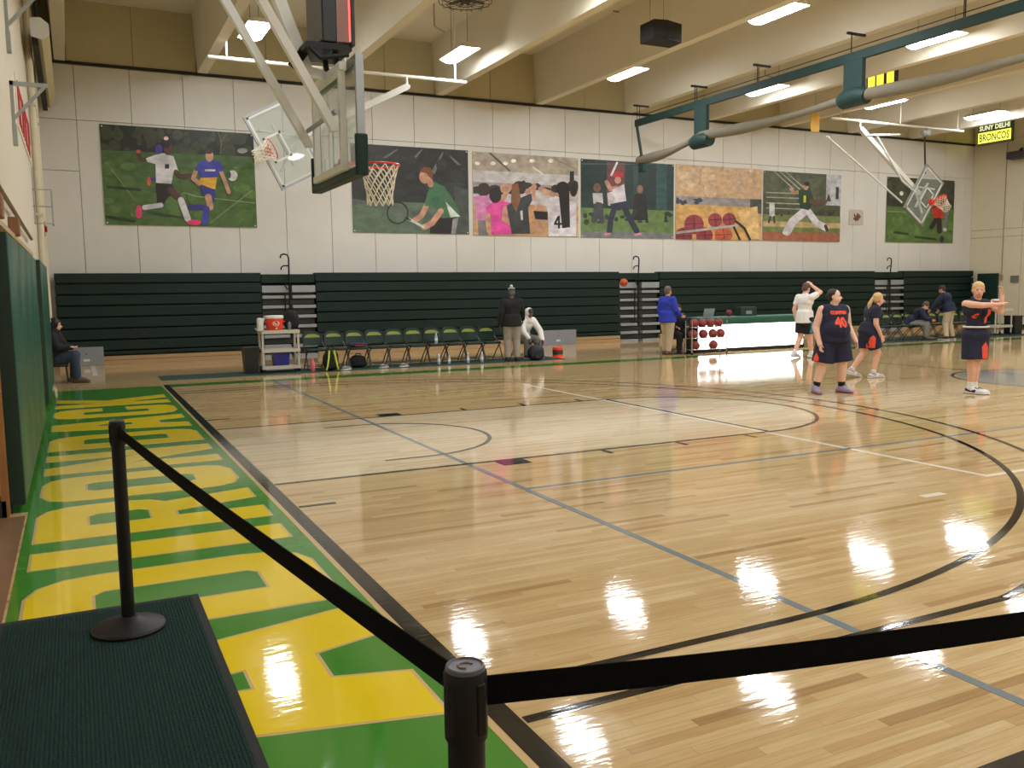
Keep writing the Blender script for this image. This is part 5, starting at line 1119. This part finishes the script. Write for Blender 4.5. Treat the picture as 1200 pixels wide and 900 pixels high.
def jersey_text(P, body, size, zc, mt, part='top', xo=0.0, name='jersey_text', bold=.01, front=1, fit=None, ya=None):
    """lettering laid on the garment's surface, front=1 chest, -1 back; ya: direction angle (deg) off the front"""
    top = P[part]; h = P['h']; me = text_mesh(body, size, bold)
    bm = bmesh.new(); bm.from_mesh(me); bmesh.ops.triangulate(bm, faces=bm.faces[:]); bmesh.ops.subdivide_edges(bm, edges=[e for e in bm.edges if e.calc_length() > .02], cuts=2)
    bmt = bmesh.new(); bmt.from_mesh(top.data); tree = BVHTree.FromBMesh(bmt); bmt.free()
    xs = [v.co.x for v in bm.verts]; ys = [v.co.y for v in bm.verts]; sx_ = fit[0]/(max(xs)-min(xs)) if fit else 1; sy_ = fit[1]/(max(ys)-min(ys)) if fit else 1; cx_, cy_ = (max(xs)+min(xs))/2, (max(ys)+min(ys))/2
    an = math.radians(ya or 0)*1.0; F = V3(math.sin(an), math.cos(an), 0)*front; Rr = V3(F.y, -F.x, 0)*-1   # text runs to the viewer's right
    dead = []
    for v in bm.verts:
        o = Rr*((v.co.x-cx_)*sx_+xo)+V3(0, 0, zc*h+(v.co.y-cy_)*sy_)+F*.6
        hit = tree.ray_cast(o, -F)
        if hit[0] is not None: v.co = hit[0]+F*.005
        else: dead.append(v)
    bmesh.ops.delete(bm, geom=dead, context='VERTS')
    bm.to_mesh(me); bm.free(); me.materials.clear(); me.materials.append(mt)
    o = bpy.data.objects.new(name, me); COL.objects.link(o); o.parent = top; return o
def decal(P, part, poly_xz, mt, ya, name):
    top = P[part]; bmt = bmesh.new(); bmt.from_mesh(top.data); tree = BVHTree.FromBMesh(bmt); bmt.free(); an = math.radians(ya); F = V3(math.sin(an), math.cos(an), 0); Rr = V3(F.y, -F.x, 0)*-1
    bm = bmesh.new(); vs = [bm.verts.new((x, z, 0)) for x, z in poly_xz]; bm.faces.new(vs); bmesh.ops.triangulate(bm, faces=bm.faces[:])
    for _ in range(3): bmesh.ops.subdivide_edges(bm, edges=bm.edges[:], cuts=1, use_grid_fill=True)
    dead = []
    for v in bm.verts:
        hit = tree.ray_cast(Rr*v.co.x+V3(0, 0, v.co.y)+F*.7, -F)
        if hit[0] is not None: v.co = hit[0]+F*.005
        else: dead.append(v)
    bmesh.ops.delete(bm, geom=dead, context='VERTS'); me = bpy.data.meshes.new(name); bm.to_mesh(me); bm.free(); me.materials.append(mt); o = bpy.data.objects.new(name, me); COL.objects.link(o); o.parent = top; return o
def cl(n, c, **k): return mat('cloth_'+n, rgb(*c), .85, var=.12, scale=14, bump=.25, **k)
c_navy = cl('navy', (28, 30, 56)); c_orng = cl('orange', (232, 84, 60)); c_blk = cl('black', (22, 23, 26)); c_wht = cl('white', (226, 224, 222)); c_khk = cl('khaki', (178, 160, 132)); c_blue = cl('blue', (38, 56, 170)); c_gry = cl('grey', (128, 124, 120)); c_jean = cl('jeans', (44, 60, 78)); c_teal = cl('teal', (50, 130, 160)); c_navj = cl('navy_jacket', (26, 32, 58)); c_gpt = cl('stone', (150, 142, 130))
s_wht = mat('shoe_white', rgb(222, 220, 220), .5); s_gry = mat('shoe_grey', rgb(176, 172, 172), .5); s_blk = mat('shoe_black', rgb(24, 24, 26), .5); s_lav = mat('shoe_lavender', rgb(146, 136, 168), .5); s_red = mat('sole_red', rgb(150, 50, 50), .5); s_brn = mat('shoe_brown', rgb(92, 76, 60), .6)
h_drk = mat('hair_dark', rgb(38, 28, 26), .6, var=.3, scale=40); h_brn = mat('hair_brown', rgb(84, 60, 46), .6, var=.3, scale=40); h_bld = mat('hair_blonde', rgb(206, 168, 116), .6, var=.25, scale=40); h_gry = mat('hair_grey', rgb(92, 84, 80), .6, var=.3, scale=40)
c_bean = cl('beanie', (88, 92, 92))
# player with number 40, facing the court's far right
P = person('player in navy and orange jersey number 40 walking on the court', (9.30, .62, 0), -106, 1.66, dict(
    chest=(0, .0, .71), rsh=(.118, .0, .80), lsh=(-.118, .0, .80), rel=(.165, -.03, .635), rwr=(.165, .05, .475), lel=(-.165, -.02, .64), lwr=(-.20, .06, .50),
    rhip=(.062, 0, .515), lhip=(-.062, 0, .515), rkn=(.105, .0, .28), lkn=(-.085, .03, .285), ran=(.16, -.02, .045), lan=(-.10, .0, .045), rtoe=(.185, .105, 0), ltoe=(-.14, .115, 0)),
    'pale', 1.34, (46, 2), dict(r=(.0, .35, -1), l=(-.15, .3, -1)), dict(top=(c_navy, 0, -.03), shorts=(c_navy, .92, .030), socks=(c_blk, .28), shoes=(s_lav, s_red), topname='jersey'), (h_drk, 'tied'))
jersey_text(P, '40', .2, .685, c_orng, fit=(.20, .17), name='jersey_number'); jersey_text(P, 'CLINTON', .1, .775, c_orng, fit=(.27, .06), name='jersey_name')
decal(P, 'shorts', [(-.05, .43), (.05, .43), (.05, .58), (0, .66), (-.05, .58)], c_orng, 80, 'side_emblem')
# blonde player behind, in profile
P = person('player with long blonde ponytail and navy warm-up top walking', (11.62, 2.0, 0), -22, 1.60, dict(
    pel=(0, .0, .53), chest=(0, .05, .71), neck=(0, .085, .82), skull=(0, .115, .905), rsh=(.10, .05, .79), lsh=(-.10, .05, .79), rel=(.125, .03, .63), rwr=(.12, .10, .49), lel=(-.125, .04, .63), lwr=(-.12, .10, .50),
    rkn=(.05, .10, .29), lkn=(-.05, -.02, .285), ran=(.05, .05, .045), lan=(-.05, -.17, .075), rtoe=(.055, .18, 0), ltoe=(-.06, -.055, .0)),
    'fair', 1.0, (0, 0), None, dict(top=(c_navy, .30, -.02), shorts=(c_navy, .75, .024), socks=(c_wht, .20), shoes=(s_gry, s_wht, s_wht)), (h_bld, 'pony'), True)
decal(P, 'shorts', [(-.05, .56), (.05, .56), (.05, .75), (0, .80), (-.05, .75)], c_orng, 90, 'side_emblem')
# tall player on the right, one arm across, one hand raised
P = person('player with blonde hair stretching one arm across in navy jersey', (11.02, -.62, 0), -112, 1.74, dict(
    rsh=(.105, .0, .805), lsh=(-.105, .0, .805), rel=(.055, .155, .795), rwr=(-.09, .175, .80), lel=(-.13, .14, .735), lwr=(-.145, .13, .88),
    rkn=(.032, .012, .285), lkn=(-.02, .0, .285), ran=(.02, -.01, .045), lan=(-.015, -.02, .045), rtoe=(-.04, .10, 0), ltoe=(-.085, .085, 0), rhip=(.045, 0, .515), lhip=(-.045, 0, .515)),
    'fair', .96, (-22, 0), dict(r=(-.9, .1, .25), l=(.05, -.1, 1)), dict(top=(c_navy, 0, -.02), shorts=(c_navy, .86, .034), socks=(c_wht, .26), shoes=(s_wht, s_wht, s_blk), topname='jersey', tuck=1), (h_bld, 'bun'), True)
decal(P, 'shorts', [(-.05, .55), (.05, .55), (.05, .74), (0, .82), (-.05, .74)], c_orng, -30, 'front_emblem')
jersey_text(P, 'C', .12, .70, c_orng, fit=(.07, .08), xo=-.10, name='jersey_letter'); decal(P, 'top', [(.06, 1.10), (.13, 1.12), (.12, 1.32), (.07, 1.32)], c_orng, 0, 'jersey_mark')
b = MB(); 
MB().tube([(math.cos(q)*.182, math.sin(q)*.158, .602*1.74) for q in [2*math.pi*i/32 for i in range(33)]], .014, 6, cap=False).build('white_waistband', c_wht, P['root'], True)
# white shirt player with hand on the head
P = person('person in white t-shirt and black shorts with a hand on the head', (14.05, 6.05, 0), 5, 1.80, dict(
    rsh=(.105, .0, .80), lsh=(-.105, .0, .80), rel=(.13, .145, .865), rwr=(.045, .075, .955), lel=(-.13, -.05, .64), lwr=(-.12, -.02, .50),
    rkn=(.05, .05, .285), lkn=(-.05, -.01, .285), ran=(.05, .09, .045), lan=(-.05, -.13, .06), rtoe=(.06, .22, 0), ltoe=(-.06, -.005, 0), neck=(0, .0, .835), skull=(0, .022, .915)),
    'fair', .98, (0, -22), dict(r=(-.5, -.3, .6)), dict(top=(c_wht, .30, -.06), shorts=(c_blk, .80, .022), socks=(c_wht, .20), shoes=(s_wht, s_gry, s_gry)), (h_brn, 'short'))
decal(P, 'shorts', [(-.03, .60), (.03, .60), (.03, .86), (-.03, .86)], c_teal, 90, 'side_stripe')
# standing by the chairs, seen from behind, with a beanie
person('person in black jacket and knit beanie standing with back turned by the chairs', (7.84, 9.22, .008), 72, 1.76, dict(
    lel=(-.15, -.02, .645), lwr=(-.16, .02, .50), rel=(.15, .06, .66), rwr=(.17, .15, .56), rkn=(.06, .02, .285), lkn=(-.06, .02, .285), ran=(.065, -.01, .045), lan=(-.065, -.01, .045)),
    'brown', 1.08, (0, -10), None, dict(top=(c_blk, 1.0, -.05), trousers=c_gpt, shoes=(s_blk, s_blk), topname='jacket'), (c_bean, 'beanie'))
# seated in white hoodie, leaning down to the bag
person('seated person in white hoodie and grey trousers reaching down to a backpack', (8.47, 9.98, .008), -78, 1.72, dict(
    pel=(0, -.02, .30), chest=(0, .10, .465), neck=(0, .15, .57), skull=(0, .19, .645), rsh=(.105, .14, .545), lsh=(-.105, .14, .545), rel=(.14, .22, .39), rwr=(.10, .30, .29), lel=(-.15, .25, .39), lwr=(-.12, .33, .26),
    rhip=(.055, .0, .285), lhip=(-.055, .0, .285), rkn=(.09, .25, .275), lkn=(-.10, .25, .275), ran=(.085, .23, .045), lan=(-.10, .22, .045), rtoe=(.10, .35, 0), ltoe=(-.12, .34, 0)),
    'brown', 1.08, (0, -25), dict(l=(0, .2, -1), r=(0, .2, -1)), dict(top=(c_wht, 1.0, -.04), hood=c_wht, trousers=c_gry, shoes=(s_blk, s_wht), topname='hoodie'), (h_drk, 'short'))
# blue sweater by the table
person('person in blue sweater and khaki trousers standing at the scorer table', (12.12, 8.86, 0), 8, 1.75, dict(
    rel=(.14, .03, .65), rwr=(.12, .15, .56), lel=(-.14, -.02, .645), lwr=(-.13, .03, .50), rkn=(.05, .0, .285), lkn=(-.055, .03, .285), ran=(.05, -.03, .045), lan=(-.058, .02, .045), rtoe=(.06, .10, 0), ltoe=(-.068, .15, 0)),
    'tan', 1.12, (0, -6), dict(r=(-.1, 1, -.1)), dict(top=(c_blue, .98, -.05), trousers=c_khk, shoes=(s_brn, s_blk), topname='sweater'), (h_gry, 'short'))
person('seated person in black behind the end of the scorer table', (12.66, 9.20, 0), -100, 1.72, dict(
    pel=(0, -.02, .30), chest=(0, .02, .475), neck=(0, .03, .585), skull=(0, .045, .67), rsh=(.105, .02, .555), lsh=(-.105, .02, .555), rel=(.13, .06, .42), rwr=(.09, .17, .40), lel=(-.13, .06, .42), lwr=(-.09, .17, .40),
    rhip=(.055, .0, .285), lhip=(-.055, .0, .285), rkn=(.07, .25, .28), lkn=(-.07, .25, .28), ran=(.07, .24, .045), lan=(-.07, .24, .045), rtoe=(.08, .36, 0), ltoe=(-.08, .36, 0)),
    'tan', 1.0, (-20, -4), None, dict(top=(c_blk, 1.0, -.03), trousers=c_blk, shoes=(s_blk, s_blk), topname='jacket'), (h_drk, 'short'))
c2 = copy_tree(ch0, (12.66, 9.28, 0), 0, 'dark green folding chair behind the end of the scorer table'); c2['group'] = 'single chairs'
# far bench
person('hunched person in dark sweater sitting on the far bench', (21.93, 9.50, .008), -60, 1.74, dict(
    pel=(0, -.02, .30), chest=(0, .11, .45), neck=(0, .18, .54), skull=(0, .225, .60), rsh=(.105, .16, .52), lsh=(-.105, .16, .52), rel=(.13, .25, .38), rwr=(.05, .33, .36), lel=(-.13, .25, .38), lwr=(-.05, .33, .34),
    rhip=(.055, .0, .285), lhip=(-.055, .0, .285), rkn=(.08, .25, .28), lkn=(-.08, .25, .28), ran=(.08, .26, .045), lan=(-.08, .26, .045), rtoe=(.09, .38, 0), ltoe=(-.09, .38, 0)),
    'fair', 1.05, (0, -40), None, dict(top=(c_navj, 1.0, -.03), trousers=c_gry, shoes=(s_brn, s_blk), topname='sweater'), (h_brn, 'short'))
person('person in navy jacket and khaki trousers leaning over the far bench', (22.72, 8.78, .008), 110, 1.74, dict(
    pel=(0, .0, .53), chest=(0, .06, .71), neck=(0, .10, .81), skull=(0, .135, .885), rsh=(.108, .08, .785), lsh=(-.108, .08, .785), rel=(.135, .10, .62), rwr=(.10, .19, .52), lel=(-.15, .17, .66), lwr=(-.17, .26, .54),
    rkn=(.055, .01, .285), lkn=(-.06, .04, .285), ran=(.06, -.05, .045), lan=(-.17, -.02, .045), rtoe=(.07, .07, 0), ltoe=(-.22, .10, 0), lhip=(-.055, 0, .515)),
    'tan', 1.05, (0, -20), None, dict(top=(c_navj, 1.0, -.04), trousers=c_khk, shoes=(s_blk, s_wht), topname='jacket'), (h_drk, 'short'))
# resting by the left wall behind the pads
person('person in dark jacket and jeans sitting against the left wall', (-1.86, 9.75, 0), -14, 1.76, dict(
    pel=(0, -.02, .28), chest=(0, -.04, .45), neck=(0, -.03, .56), skull=(0, -.01, .645), rsh=(.108, -.03, .53), lsh=(-.108, -.03, .53), rel=(.14, .03, .40), rwr=(.06, .13, .40), lel=(-.14, .03, .40), lwr=(-.05, .13, .39),
    rhip=(.055, .0, .265), lhip=(-.055, .0, .265), rkn=(.08, .18, .30), lkn=(-.09, .15, .30), ran=(.085, .20, .045), lan=(-.10, .12, .045), rtoe=(.10, .32, 0), ltoe=(-.11, .24, 0)),
    'fair', 1.05, (0, -5), None, dict(top=(c_blk, 1.0, -.03), hood=c_blk, trousers=c_jean, shoes=(s_brn, s_brn), topname='jacket'), (h_drk, 'short'))
st2 = empty('stool', (-1.88, 9.75, 0), 0, 'low dark stool against the left wall under the resting person', 'stool')
MB().box((-.18, -.2, .32), (.18, .2, .38), 0, .02).build('seat', s_blk, st2, True)
for sx in (-1, 1):
    for sy in (-1, 1): MB().tube([(sx*.14, sy*.15, .35), (sx*.16, sy*.18, 0)], .015, 8).build('leg', m_tub, st2)
